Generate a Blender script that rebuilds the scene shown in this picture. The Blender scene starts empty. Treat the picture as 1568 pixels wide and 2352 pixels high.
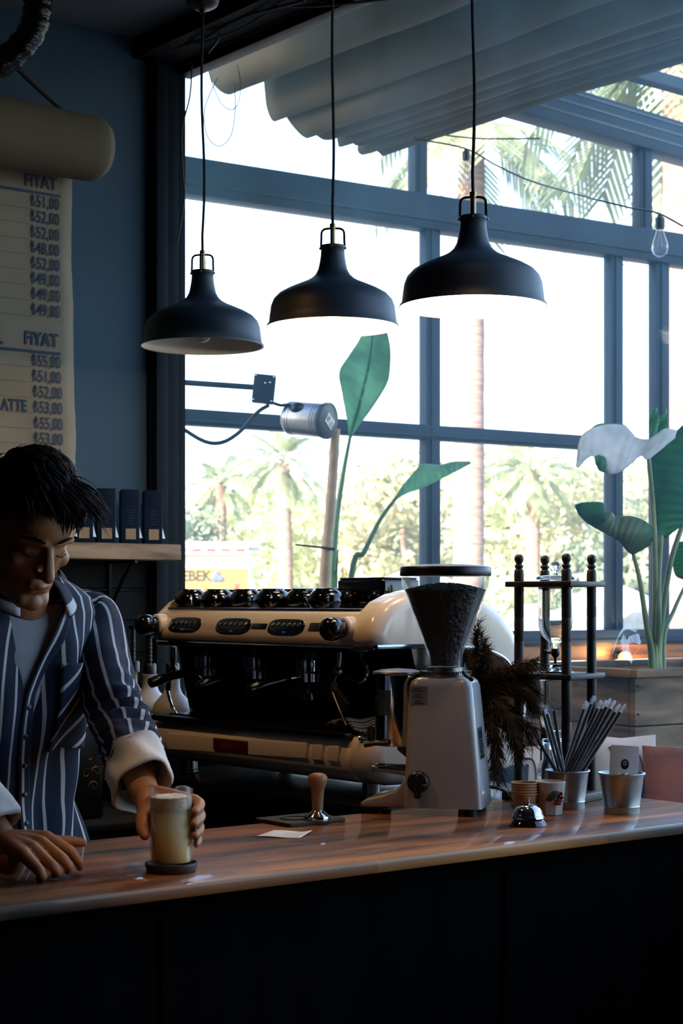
import bpy, bmesh, math, random
from mathutils import Vector, Matrix, noise as mnoise

S = bpy.context.scene
COL = S.collection
PI = math.pi
rnd = random.Random(7)

# ------------------------------------------------------------------ camera, sky, sun, exposure
FPX = 4000.0                                   # focal length in pixels of the 1568 x 2352 frame
CAM = Vector((-3.416, -5.209, 1.53))
ALPHA = math.atan(0.8)                         # angle between the view axis and the wall axis
RIGHT = Vector((math.cos(ALPHA), -math.sin(ALPHA), 0))
FWD = Vector((math.sin(ALPHA), math.cos(ALPHA), 0))
cam = bpy.data.cameras.new('camera')
cam.sensor_fit = 'VERTICAL'
cam.sensor_height = 36.0
cam.lens = FPX / 2352 * 36.0
cam.shift_y = 199.0 / 2352
cam.clip_start = 0.05
cam.clip_end = 500
camo = bpy.data.objects.new('camera', cam)
COL.objects.link(camo)
camo.location = CAM
camo.rotation_euler = (PI / 2, 0, -(PI / 2 - math.atan2(FWD.y, FWD.x)))
cam.dof.use_dof = True
cam.dof.focus_distance = 4.1
cam.dof.aperture_fstop = 8.0
S.camera = camo

S.view_settings.view_transform = 'Standard'
S.view_settings.look = 'None'
S.view_settings.gamma = 1.0
S.view_settings.use_curve_mapping = False
S.view_settings.exposure = 0.0
S.cycles.max_bounces = 9
S.cycles.diffuse_bounces = 4
S.cycles.glossy_bounces = 3
S.cycles.transmission_bounces = 4
S.cycles.transparent_max_bounces = 24
S.cycles.caustics_reflective = False
S.cycles.caustics_refractive = False
S.cycles.sample_clamp_indirect = 4.0
S.cycles.use_denoising = True

world = bpy.data.worlds.new('sky')
S.world = world
world.use_nodes = True
nt = world.node_tree
nt.nodes.clear()
sky = nt.nodes.new('ShaderNodeTexSky')
sky.sky_type = 'NISHITA'
sky.sun_disc = False
sky.sun_elevation = math.radians(25)
sky.sun_rotation = math.radians(256)
sky.dust_density = 2.5
sky.ozone_density = 2.0
hs = nt.nodes.new('ShaderNodeHueSaturation')
hs.inputs['Saturation'].default_value = 0.95
bg = nt.nodes.new('ShaderNodeBackground')
bg.inputs['Strength'].default_value = 1.0
wo = nt.nodes.new('ShaderNodeOutputWorld')
nt.links.new(sky.outputs[0], hs.inputs['Color'])
nt.links.new(hs.outputs[0], bg.inputs['Color'])
nt.links.new(bg.outputs[0], wo.inputs['Surface'])

def light(name, typ, loc, energy, color, size=0.05, aim=None, spot=None, blend=0.4):
    l = bpy.data.lights.new(name, typ)
    l.energy = energy
    l.color = color
    if typ in ('POINT', 'SPOT'):
        l.shadow_soft_size = size
    if typ == 'SUN':
        l.angle = size
    if spot:
        l.spot_size = math.radians(spot)
        l.spot_blend = blend
    o = bpy.data.objects.new(name, l)
    COL.objects.link(o)
    o.location = loc
    if aim is not None:
        o.rotation_euler = (Vector(aim) - Vector(loc)).to_track_quat('-Z', 'Y').to_euler()
    return o

# the sun stands behind the building: the trees across the street are lit from the front
light('sun', 'SUN', (-50, -12, 18), 15.0, (1.0, 0.94, 0.84), math.radians(0.6), aim=(0, 0, 0))
# warm ceiling spots of the cafe (out of the frame, over the barista's aisle and the bar), then an added fill
WARM = (1.0, 0.53, 0.21)
light('ceiling_spot', 'SPOT', (-2.0, -1.35, 3.4), 45, WARM, 0.03, aim=(-0.62, -1.38, 1.3), spot=50, blend=0.5)
light('ceiling_spot', 'SPOT', (-0.75, -2.42, 3.4), 34, WARM, 0.03, aim=(-0.75, -2.4, 1.0), spot=48, blend=0.6)
light('ceiling_spot', 'SPOT', (-1.3, -2.78, 3.4), 10, WARM, 0.03, aim=(-1.5, -2.48, 1.0), spot=30, blend=0.6)
light('drink_fill_spot', 'SPOT', (-1.9, -3.75, 3.4), 70, (1.0, 0.66, 0.36), 0.03, aim=(-1.55, -2.5, 1.06), spot=15, blend=0.5)  # added narrow fill that brightens the drink and the hand

# ------------------------------------------------------------------ helpers
def CF(X, Y, Z):
    """point from the camera's right / depth / absolute height"""
    p = CAM + RIGHT * X + FWD * Y
    return Vector((p.x, p.y, Z))

def R(px, py, d):
    return CF((px - 784) / FPX * d, d, CAM.z + (1375 - py) / FPX * d)

def RZ(px, py, z):
    return R(px, py, (CAM.z - z) * FPX / (py - 1375))

def RX(px, py, x):
    c = (px - 784) / FPX
    return R(px, py, (x - CAM.x) / (FWD.x + RIGHT.x * c))

def RY(px, py, y):
    c = (px - 784) / FPX
    return R(px, py, (y - CAM.y) / (FWD.y + RIGHT.y * c))

def lin(h):
    h = h.lstrip('#')
    r = []
    for i in (0, 2, 4):
        c = int(h[i:i + 2], 16) / 255
        r.append(c / 12.92 if c <= 0.04045 else ((c + 0.055) / 1.055) ** 2.4)
    return (r[0], r[1], r[2], 1)

def setin(node, names, val):
    for n in names if isinstance(names, (list, tuple)) else [names]:
        if n in node.inputs:
            node.inputs[n].default_value = val
            return

MATS = {}
def mat(name, color, rough=0.5, metal=0.0, var=0.12, scale=12.0, bump=0.0, bscale=60.0, coat=0.0, spec=0.5,
        emit=None, estr=0.0, stretch=None, sub=0.0, trans=0.0, dark=None, coord='Object', crough=0.05):
    m = bpy.data.materials.new(name)
    m.use_nodes = True
    t = m.node_tree
    b = t.nodes['Principled BSDF']
    c = lin(color)
    tc = t.nodes.new('ShaderNodeTexCoord')
    mp = t.nodes.new('ShaderNodeMapping')
    t.links.new(tc.outputs[coord], mp.inputs['Vector'])
    if stretch:
        mp.inputs['Scale'].default_value = stretch
    n = t.nodes.new('ShaderNodeTexNoise')
    n.inputs['Scale'].default_value = scale
    n.inputs['Detail'].default_value = 5
    t.links.new(mp.outputs[0], n.inputs['Vector'])
    cr = t.nodes.new('ShaderNodeValToRGB')
    d = lin(dark) if dark else tuple(x * (1 - 2 * var) for x in c[:3]) + (1,)
    cr.color_ramp.elements[0].color = d
    cr.color_ramp.elements[1].color = tuple(min(1, x * (1 + var)) for x in c[:3]) + (1,)
    cr.color_ramp.elements[0].position = 0.32
    cr.color_ramp.elements[1].position = 0.68
    t.links.new(n.outputs[0], cr.inputs[0])
    t.links.new(cr.outputs[0], b.inputs['Base Color'])
    b.inputs['Roughness'].default_value = rough
    b.inputs['Metallic'].default_value = metal
    setin(b, ['Specular IOR Level'], spec)
    setin(b, ['Coat Weight'], coat)
    setin(b, ['Coat Roughness'], crough)
    if sub:
        setin(b, ['Subsurface Weight'], sub)
        setin(b, ['Subsurface Radius'], (0.02, 0.008, 0.004))
        setin(b, ['Subsurface Scale'], 0.3)
    if emit:
        setin(b, ['Emission Color'], lin(emit))
        setin(b, ['Emission Strength'], estr)
    if bump:
        n2 = t.nodes.new('ShaderNodeTexNoise')
        n2.inputs['Scale'].default_value = bscale
        n2.inputs['Detail'].default_value = 4
        t.links.new(mp.outputs[0], n2.inputs['Vector'])
        bp = t.nodes.new('ShaderNodeBump')
        bp.inputs['Strength'].default_value = bump
        bp.inputs['Distance'].default_value = 0.01
        t.links.new(n2.outputs[0], bp.inputs['Height'])
        t.links.new(bp.outputs[0], b.inputs['Normal'])
    if trans:                                                  # thin leaf or fabric: light passes through
        tr = t.nodes.new('ShaderNodeBsdfTranslucent')
        t.links.new(cr.outputs[0], tr.inputs['Color'])
        mx = t.nodes.new('ShaderNodeMixShader')
        mx.inputs[0].default_value = trans
        out = t.nodes['Material Output']
        t.links.new(b.outputs[0], mx.inputs[1])
        t.links.new(tr.outputs[0], mx.inputs[2])
        t.links.new(mx.outputs[0], out.inputs['Surface'])
    MATS[name] = m
    return m

def glass_mat(name, tint=(0.95, 0.97, 0.97), dust_haze=0.0, dvar=0.0, gloss=1.0, rough=0.02, dscale=(3, 3, 3), dcol=(0.85, 0.92, 1.0), veil_grad=None):
    """thin glass: clear, mirroring by Fresnel, with a scattering film for dusty glass and painted glare haze"""
    m = bpy.data.materials.new(name)
    m.use_nodes = True
    t = m.node_tree
    t.nodes.clear()
    out = t.nodes.new('ShaderNodeOutputMaterial')
    tr = t.nodes.new('ShaderNodeBsdfTransparent')
    tr.inputs['Color'].default_value = tint + (1,)
    gl = t.nodes.new('ShaderNodeBsdfGlossy')
    gl.inputs['Roughness'].default_value = rough
    fr = t.nodes.new('ShaderNodeLayerWeight')
    fr.inputs['Blend'].default_value = 0.12 * gloss
    lim = t.nodes.new('ShaderNodeMapRange')
    lim.inputs['To Max'].default_value = 0.45
    t.links.new(fr.outputs['Fresnel'], lim.inputs['Value'])
    mx = t.nodes.new('ShaderNodeMixShader')
    t.links.new(lim.outputs[0], mx.inputs[0])
    t.links.new(tr.outputs[0], mx.inputs[1])
    t.links.new(gl.outputs[0], mx.inputs[2])
    last = mx
    if dust_haze:
        tc = t.nodes.new('ShaderNodeTexCoord')
        mp = t.nodes.new('ShaderNodeMapping')
        mp.inputs['Scale'].default_value = dscale
        t.links.new(tc.outputs['Object'], mp.inputs['Vector'])
        n = t.nodes.new('ShaderNodeTexNoise')
        n.inputs['Scale'].default_value = 1.0
        n.inputs['Detail'].default_value = 8
        n.inputs['Roughness'].default_value = 0.6
        t.links.new(mp.outputs[0], n.inputs['Vector'])
        mr = t.nodes.new('ShaderNodeMapRange')
        mr.inputs['From Min'].default_value = 0.3
        mr.inputs['From Max'].default_value = 0.75
        mr.inputs['To Min'].default_value = dust_haze
        mr.inputs['To Max'].default_value = dust_haze + dvar
        t.links.new(n.outputs[0], mr.inputs['Value'])
        dfac = mr.outputs[0]
        if veil_grad:                                          # glare veil painted into the film, stronger towards the top
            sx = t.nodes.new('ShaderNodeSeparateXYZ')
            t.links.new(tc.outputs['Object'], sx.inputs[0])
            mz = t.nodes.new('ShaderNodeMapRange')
            for k_, v_ in zip(('From Min', 'From Max', 'To Min', 'To Max'), veil_grad):
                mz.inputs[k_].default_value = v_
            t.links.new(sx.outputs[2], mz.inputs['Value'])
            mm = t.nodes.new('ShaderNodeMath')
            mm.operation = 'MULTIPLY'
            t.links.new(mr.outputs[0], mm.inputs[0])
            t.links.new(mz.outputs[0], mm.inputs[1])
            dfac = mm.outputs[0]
        tl = t.nodes.new('ShaderNodeBsdfTranslucent')
        tl.inputs['Color'].default_value = dcol + (1,)
        m2 = t.nodes.new('ShaderNodeMixShader')
        t.links.new(dfac, m2.inputs[0])
        t.links.new(mx.outputs[0], m2.inputs[1])
        t.links.new(tl.outputs[0], m2.inputs[2])
        last = m2
    t.links.new(last.outputs[0], out.inputs['Surface'])
    MATS[name] = m
    return m

class MB:
    """collects shapes into one mesh"""
    def __init__(s):
        s.v = []; s.f = []; s.uv = {}
    def add(s, vs, fs, M=None, uvs=None):
        o = len(s.v)
        s.v += [(M @ Vector(p)) if M is not None else Vector(p) for p in vs]
        for i, f in enumerate(fs):
            if uvs is not None:
                s.uv[len(s.f)] = [uvs[k] for k in f] if not isinstance(uvs[0], list) else uvs[i]
            s.f.append(tuple(o + k for k in f))
        return s
    def box(s, c, d, r=0.0, seg=2, M=None):
        c = Vector(c)
        bm = bmesh.new()
        bmesh.ops.create_cube(bm, size=1.0)
        bmesh.ops.scale(bm, vec=Vector(d), verts=bm.verts)
        if r > 0:
            bmesh.ops.bevel(bm, geom=list(bm.edges), offset=min(r, 0.49 * min(d)), segments=seg, profile=0.5, affect='EDGES')
        bmesh.ops.translate(bm, vec=c, verts=bm.verts)
        s._bm(bm, M)
        return s
    def _bm(s, bm, M=None):
        bm.verts.index_update()
        s.add([v.co.copy() for v in bm.verts], [[v.index for v in f.verts] for f in bm.faces], M)
        bm.free()
    def prism(s, poly, a, b, axis='x', bevel=0.0, seg=3, M=None):
        """poly in the two other axes, extruded from a to b along axis"""
        def P(p, t):
            return {'x': (t, p[0], p[1]), 'y': (p[0], t, p[1]), 'z': (p[0], p[1], t)}[axis]
        bm = bmesh.new()
        va = [bm.verts.new(P(p, a)) for p in poly]
        vb = [bm.verts.new(P(p, b)) for p in poly]
        n = len(poly)
        fa = bm.faces.new(va)
        fb = bm.faces.new(vb[::-1])
        for i in range(n):
            bm.faces.new((va[i], vb[i], vb[(i + 1) % n], va[(i + 1) % n]))
        bmesh.ops.recalc_face_normals(bm, faces=list(bm.faces))
        if bevel:
            es = list(set(list(fa.edges) + list(fb.edges)))
            bmesh.ops.bevel(bm, geom=es, offset=bevel, segments=seg, profile=0.5, affect='EDGES', clamp_overlap=True)
        big = [f for f in bm.faces if len(f.verts) > 4]
        if big:
            bmesh.ops.triangulate(bm, faces=big)
        s._bm(bm, M)
        return s
    def lathe(s, prof, n=32, M=None, c=(0, 0, 0), a0=0.0, a1=2 * PI):
        vs, fs = [], []
        full = abs(a1 - a0 - 2 * PI) < 1e-6
        m = n if full else n + 1
        rows = []
        for (r, z) in prof:
            if r < 1e-6:
                rows.append([len(vs)]); vs.append((c[0], c[1], c[2] + z))
            else:
                row = []
                for k in range(m):
                    a = a0 + (a1 - a0) * k / n
                    row.append(len(vs)); vs.append((c[0] + r * math.cos(a), c[1] + r * math.sin(a), c[2] + z))
                rows.append(row)
        for i in range(len(rows) - 1):
            A, B = rows[i], rows[i + 1]
            for k in range(n):
                k2 = (k + 1) % m
                if len(A) == 1 and len(B) == 1:
                    continue
                if len(A) == 1:
                    fs.append((A[0], B[k2], B[k]))
                elif len(B) == 1:
                    fs.append((A[k], A[k2], B[0]))
                else:
                    fs.append((A[k], A[k2], B[k2], B[k]))
        s.add(vs, fs, M)
        return s
    def tube(s, pts, r=0.01, n=8, caps=True, M=None, flat=1.0):
        pts = [Vector(p) for p in pts]
        rs = r if isinstance(r, (list, tuple)) else [r] * len(pts)
        vs, fs = [], []
        T = []
        for i in range(len(pts)):
            d = pts[min(i + 1, len(pts) - 1)] - pts[max(i - 1, 0)]
            T.append(d.normalized() if d.length > 1e-9 else Vector((0, 0, 1)))
        nrm = T[0].orthogonal().normalized()
        if abs(T[0].z) < 0.95:
            nrm = (Vector((0, 0, 1)) - T[0] * T[0].z).normalized()
        for i, p in enumerate(pts):
            nrm = (nrm - T[i] * nrm.dot(T[i]))
            nrm = nrm.normalized() if nrm.length > 1e-6 else T[i].orthogonal().normalized()
            bn = T[i].cross(nrm)
            for k in range(n):
                a = 2 * PI * k / n
                vs.append(p + nrm * (math.cos(a) * rs[i] * flat) + bn * (math.sin(a) * rs[i]))
        for i in range(len(pts) - 1):
            for k in range(n):
                k2 = (k + 1) % n
                fs.append((i * n + k, i * n + k2, (i + 1) * n + k2, (i + 1) * n + k))
        if caps:
            fs.append(tuple(range(n - 1, -1, -1)))
            fs.append(tuple((len(pts) - 1) * n + k for k in range(n)))
        s.add(vs, fs, M)
        return s
    def ball(s, c, r, n=16, m=10, M=None, rot=None):
        rr = r if isinstance(r, (tuple, list, Vector)) else (r, r, r)
        prof = [(math.sin(PI * i / m), -math.cos(PI * i / m)) for i in range(m + 1)]
        prof[0] = (0, -1); prof[-1] = (0, 1)
        K = Matrix.Translation(Vector(c)) @ (rot.to_4x4() if rot is not None else Matrix()) @ Matrix.Diagonal((rr[0], rr[1], rr[2], 1))
        return s.lathe(prof, n, (M @ K) if M is not None else K)
    def capsule(s, a, b, ra, rb, n=14):
        """a rounded, tapering limb"""
        a = Vector(a); b = Vector(b)
        d = (b - a)
        L = max(d.length, 1e-5)
        prof = []
        for i in range(6):
            t = PI / 2 * i / 5
            prof.append((ra * math.sin(t), -ra * math.cos(t)))
        for i in range(6):
            t = PI / 2 * i / 5
            prof.append((rb * math.cos(t), L + rb * math.sin(t)))
        prof[0] = (0, -ra); prof[-1] = (0, L + rb)
        K = Matrix.Translation(a) @ d.to_track_quat('Z', 'Y').to_matrix().to_4x4()
        return s.lathe(prof, n, K)
    def grid(s, nu, nv, fn, closed=False, uv=None, skip=None):
        vs, uvs, fs = [], [], []
        for j in range(nv + 1):
            for i in range(nu if closed else nu + 1):
                vs.append(fn(i / nu, j / nv))
        w = nu if closed else nu + 1
        fuv = []
        for j in range(nv):
            for i in range(nu):
                if skip and skip((i + 0.5) / nu, (j + 0.5) / nv):
                    continue
                i2 = (i + 1) % w if closed else i + 1
                fs.append((j * w + i, j * w + i2, (j + 1) * w + i2, (j + 1) * w + i))
                if uv:
                    fuv.append([uv(i / nu, j / nv), uv((i + 1) / nu, j / nv), uv((i + 1) / nu, (j + 1) / nv), uv(i / nu, (j + 1) / nv)])
        s.add(vs, fs, None, fuv if uv else None)
        return s
    def mesh(s, name):
        me = bpy.data.meshes.new(name)
        me.from_pydata([tuple(p) for p in s.v], [], s.f)
        if s.uv:
            l = me.uv_layers.new(name='UVMap')
            for p in me.polygons:
                u = s.uv.get(p.index)
                if u:
                    for k, li in enumerate(p.loop_indices):
                        l.data[li].uv = u[k]
        me.validate()
        return me

def obj(name, mb, m, parent=None, smooth=40, solid=0.0, label=None, fixn=True):
    me = mb.mesh(name)
    if fixn:
        bm = bmesh.new(); bm.from_mesh(me)
        bmesh.ops.recalc_face_normals(bm, faces=list(bm.faces))
        bm.to_mesh(me); bm.free()
    if smooth:
        for p in me.polygons:
            p.use_smooth = True
        if smooth < 180:
            me.set_sharp_from_angle(angle=math.radians(smooth))
    me.materials.append(m)
    o = bpy.data.objects.new(name, me)
    COL.objects.link(o)
    if parent is not None:
        o.parent = parent
    if solid:
        md = o.modifiers.new('thickness', 'SOLIDIFY')
        md.thickness = solid
        md.offset = 0
    if label:
        o['label'] = label
    return o

def tag(o, label, cat, group=None, kind=None):
    o['label'] = label
    o['category'] = cat
    if group:
        o['group'] = group
    if kind:
        o['kind'] = kind
    return o

def thing(name, label, cat, loc=(0, 0, 0), rotz=0.0, group=None, kind=None):
    o = bpy.data.objects.new(name, None)
    COL.objects.link(o)
    o.empty_display_size = 0.1
    o.location = loc
    o.rotation_euler = (0, 0, rotz)
    return tag(o, label, cat, group, kind)

def struct(name, mb, m, parent=None, smooth=0):
    o = obj(name, mb, m, parent, smooth)
    if parent is None:
        o['kind'] = 'structure'
    return o

def copy_thing(o, loc=None, rotz=None, label=None):
    c = o.copy()
    COL.objects.link(c)
    if loc is not None:
        c.location = loc
    if rotz is not None:
        c.rotation_euler = (0, 0, rotz)
    if label:
        c['label'] = label
    def kids(src, dst):
        for ch in list(src.children):
            k = ch.copy()
            COL.objects.link(k)
            k.parent = dst
            kids(ch, k)
    kids(o, c)
    return c

def text_into(mb, body, size, M, align='LEFT', ext=0.0004, bold=0.0, space=1.0):
    cu = bpy.data.curves.new('lettering', 'FONT')
    cu.body = body
    cu.size = size
    cu.align_x = align
    cu.extrude = ext
    cu.offset = bold
    cu.resolution_u = 3
    cu.space_character = space
    o = bpy.data.objects.new('lettering', cu)
    COL.objects.link(o)
    dg = bpy.context.evaluated_depsgraph_get()
    me = o.evaluated_get(dg).to_mesh()
    mb.add([v.co.copy() for v in me.vertices], [tuple(p.vertices) for p in me.polygons], M)
    o.evaluated_get(dg).to_mesh_clear()
    bpy.data.objects.remove(o)
    bpy.data.curves.remove(cu)

def frame(origin, xdir, ydir):
    x = Vector(xdir).normalized()
    z = x.cross(Vector(ydir)).normalized()
    y = z.cross(x)
    M = Matrix((x, y, z)).transposed().to_4x4()
    M.translation = Vector(origin)
    return M

def smoothpath(pts, n=24):
    """Catmull-Rom through the points"""
    pts = [Vector(p) for p in pts]
    q = [pts[0] * 2 - pts[1]] + pts + [pts[-1] * 2 - pts[-2]]
    out = []
    m = len(pts) - 1
    for k in range(n + 1):
        t = k / n * m
        i = min(int(t), m - 1)
        u = t - i
        a, b, c, d = q[i], q[i + 1], q[i + 2], q[i + 3]
        out.append(0.5 * ((2 * b) + (c - a) * u + (2 * a - 5 * b + 4 * c - d) * u * u + (3 * b - a - 3 * c + d) * u ** 3))
    return out

def ipol(tab, t):
    """piecewise linear lookup in [(t, value), ...]"""
    if t <= tab[0][0]:
        return tab[0][1]
    for (a, x), (b, y) in zip(tab, tab[1:]):
        if t <= b:
            return x + (y - x) * (t - a) / (b - a)
    return tab[-1][1]

# ------------------------------------------------------------------ materials
def wood_mat(name, c1, c2, c3, scale=(1.2, 14, 14), rough=0.35, coat=0.0, crough=0.08, bands=None, bump=0.1):
    m = bpy.data.materials.new(name)
    m.use_nodes = True
    t = m.node_tree
    b = t.nodes['Principled BSDF']
    tc = t.nodes.new('ShaderNodeTexCoord')
    mp = t.nodes.new('ShaderNodeMapping')
    mp.inputs['Scale'].default_value = scale
    t.links.new(tc.outputs['Object'], mp.inputs['Vector'])
    n = t.nodes.new('ShaderNodeTexNoise')
    n.inputs['Scale'].default_value = 1.0
    n.inputs['Detail'].default_value = 7
    n.inputs['Distortion'].default_value = 0.8
    t.links.new(mp.outputs[0], n.inputs['Vector'])
    cr = t.nodes.new('ShaderNodeValToRGB')
    e = cr.color_ramp.elements
    e[0].position = 0.36; e[0].color = lin(c1)
    e[1].position = 0.66; e[1].color = lin(c3)
    k = e.new(0.48); k.color = lin(c2)
    t.links.new(n.outputs[0], cr.inputs[0])
    last = cr.outputs[0]
    if bands:                                   # glued strips of differing tone
        m2 = t.nodes.new('ShaderNodeMapping')
        m2.inputs['Scale'].default_value = bands
        t.links.new(tc.outputs['Object'], m2.inputs['Vector'])
        vo = t.nodes.new('ShaderNodeTexVoronoi')
        vo.inputs['Scale'].default_value = 1.0
        vo.distance = 'CHEBYCHEV'
        t.links.new(m2.outputs[0], vo.inputs['Vector'])
        bw = t.nodes.new('ShaderNodeRGBToBW')
        t.links.new(vo.outputs['Color'], bw.inputs[0])
        mr = t.nodes.new('ShaderNodeMapRange')
        mr.inputs['To Min'].default_value = 0.35
        mr.inputs['To Max'].default_value = 1.25
        t.links.new(bw.outputs[0], mr.inputs['Value'])
        mu = t.nodes.new('ShaderNodeVectorMath')
        mu.operation = 'SCALE'
        t.links.new(last, mu.inputs[0])
        t.links.new(mr.outputs[0], mu.inputs['Scale'])
        last = mu.outputs[0]
    t.links.new(last, b.inputs['Base Color'])
    b.inputs['Roughness'].default_value = rough
    setin(b, ['Coat Weight'], coat)
    setin(b, ['Coat Roughness'], crough)
    if bump:
        bp = t.nodes.new('ShaderNodeBump')
        bp.inputs['Strength'].default_value = bump
        bp.inputs['Distance'].default_value = 0.003
        t.links.new(n.outputs[0], bp.inputs['Height'])
        t.links.new(bp.outputs[0], b.inputs['Normal'])
    return m

def stripe_mat(name, base, stripe, period=0.03, width=0.24, rough=0.85, second=None):
    """woven cloth with stripes along the UV's v direction"""
    m = bpy.data.materials.new(name)
    m.use_nodes = True
    t = m.node_tree
    b = t.nodes['Principled BSDF']
    uv = t.nodes.new('ShaderNodeUVMap')
    sp = t.nodes.new('ShaderNodeSeparateXYZ')
    t.links.new(uv.outputs[0], sp.inputs[0])
    def op(o, a, v=None, w=None):
        q = t.nodes.new('ShaderNodeMath')
        q.operation = o
        if isinstance(a, float): q.inputs[0].default_value = a
        else: t.links.new(a, q.inputs[0])
        if v is not None:
            if isinstance(v, float): q.inputs[1].default_value = v
            else: t.links.new(v, q.inputs[1])
        return q.outputs[0]
    d = op('DIVIDE', sp.outputs[0], period)
    fr = op('FRACT', d)
    a = op('LESS_THAN', op('ABSOLUTE', op('SUBTRACT', fr, 0.5)), width / 2)
    nz = t.nodes.new('ShaderNodeTexNoise')
    nz.inputs['Scale'].default_value = 9.0
    tc = t.nodes.new('ShaderNodeTexCoord')
    t.links.new(tc.outputs['Object'], nz.inputs['Vector'])
    mx = t.nodes.new('ShaderNodeMix')
    mx.data_type = 'RGBA'
    t.links.new(a, mx.inputs[0])
    mx.inputs[6].default_value = lin(base)
    mx.inputs[7].default_value = lin(stripe)
    t.links.new(mx.outputs[2], b.inputs['Base Color'])
    b.inputs['Roughness'].default_value = rough
    bp = t.nodes.new('ShaderNodeBump')
    bp.inputs['Strength'].default_value = 0.25
    bp.inputs['Distance'].default_value = 0.01
    t.links.new(nz.outputs[0], bp.inputs['Height'])
    t.links.new(bp.outputs[0], b.inputs['Normal'])
    MATS[name] = m
    return m

M_wall = mat('blue_wall_paint', '#3a5566', 0.75, var=0.06, scale=3, bump=0.05, bscale=90)
M_blackwall = mat('black_wall_boards', '#0a0c0f', 0.6, spec=0.12, var=0.2, scale=5)
M_dark = mat('dark_paint', '#1c1f22', 0.8, spec=0.15, var=0.1, scale=3)
M_ceiling = mat('ceiling_paint', '#7a8085', 0.85, var=0.05, scale=2, bump=0.05)
M_floor = mat('dark_floor', '#2b2724', 0.4, var=0.25, scale=4)
M_frame = mat('black_window_frame', '#121a22', 0.6, spec=0.12, var=0.12, scale=8)
M_bluegrey = mat('blue_grey_metal', '#15293b', 0.5, spec=0.3, var=0.1, scale=6)
M_pane = glass_mat('dusty_veiled_window_glass', (0.985, 0.99, 0.995), dust_haze=0.012, dvar=0.05, gloss=0.5, dscale=(2.0, 1.3, 0.8), dcol=(0.4, 0.78, 1.0), veil_grad=(1.4, 2.9, 0.3, 1.3))  # blue tint and height gradient paint a glare veil over the dirty glass
M_bar = wood_mat('varnished_bar_wood', '#160a03', '#7d4516', '#b8732c', scale=(1.6, 11, 11), rough=0.5, coat=0.32, crough=0.05, bands=(1.4, 13, 1))
M_barfront = mat('black_bar_front', '#06080b', 0.9, var=0.25, scale=4, spec=0.03, stretch=(3, 3, 0.3))
M_backtop = mat('dark_stone_worktop', '#12161a', 0.28, var=0.3, scale=20)
M_shelfwood = wood_mat('rough_shelf_wood', '#4a3524', '#8a6a4b', '#a98a66', scale=(2, 22, 22), rough=0.7)
M_steel = mat('polished_steel', '#cfd1d3', 0.09, 1.0, var=0.05, scale=30)
M_brushed = mat('brushed_steel', '#8e9296', 0.3, 1.0, var=0.1, scale=5, stretch=(60, 60, 1))
M_black = mat('black_plastic', '#0d0e10', 0.35, var=0.15, scale=20)
M_gloss = mat('glossy_black_glaze', '#07080b', 0.08, var=0.1, scale=20, coat=0.6)
M_cream = mat('cream_enamel', '#efe6d8', 0.2, var=0.02, scale=6, coat=0.6, crough=0.03)
M_rubber = mat('black_rubber', '#15171a', 0.65, var=0.15, scale=60, bump=0.06)
M_clear = glass_mat('clear_glass', (0.96, 0.975, 0.98), dust_haze=0.02, dvar=0.04, gloss=1.6, rough=0.01, dscale=(9, 9, 9))
M_white = mat('white_paper', '#e9e7e2', 0.8, var=0.03, scale=20)
M_rollpaper = mat('kraft_roll_paper', '#6e5f48', 0.85, var=0.1, scale=3.5, bump=0.15, bscale=8)
M_paper = mat('kraft_menu_paper', '#978770', 0.85, var=0.1, scale=3.5, bump=0.15, bscale=8)
M_print = mat('slate_blue_print', '#36475a', 0.8, var=0.08, scale=30)
M_orange = mat('orange_card', '#d98a24', 0.6, var=0.05, scale=12)
M_navy = mat('navy_card', '#10243a', 0.7, spec=0.15, var=0.1, scale=10)
M_red = mat('dark_red_plate', '#5a1512', 0.35, var=0.1, scale=25)
# ------------------------------------------------------------------ the room
ZC = 3.49
m = MB().box((-3.5, -4.5, -0.05), (7.2, 9.4, 0.1))
struct('floor', m, M_floor)
m = MB().box((-3.45, -4.5, ZC + 1.6), (7.3, 9.5, 3.2))  # slab raised far above the room, an added unseen block against the sun
struct('ceiling', m, M_ceiling)
# back wall: blue above the shelf, black boards below
m = MB().box((-3.6, 0.08, 1.745), (7.0, 0.16, 3.49))
wb = struct('wall_back', m, M_wall)
m = MB()
for k in range(14):
    z0 = 0.12 + k * 0.111
    m.box((-3.6, -0.008, z0 + 0.054), (6.94, 0.016, 0.106), 0.004, 1)
struct('wall_back_boards', m, M_blackwall, wb)
m = MB().box((-7.08, -4.5, 1.745), (0.16, 9.4, 3.49))
struct('wall_left', m, M_dark)
m = MB().box((-3.5, -9.08, 1.745), (7.2, 0.16, 3.49))
struct('wall_front', m, M_dark)
# wall on the street side: low sill wall, head beam, and the part beyond the window
m = MB().box((0.06, -4.5, 0.47), (0.12, 9.0, 0.94))
m.box((0.06, -7.2, 1.745), (0.12, 3.6, 3.49))
struct('wall_right', m, M_dark)
m = MB().box((-0.06, -4.5, 3.455), (0.24, 9.0, 0.07))
m.box((-0.075, -4.5, 3.46), (0.13, 9.0, 0.04), 0.01)
struct('trim_1', m, M_dark)

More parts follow.
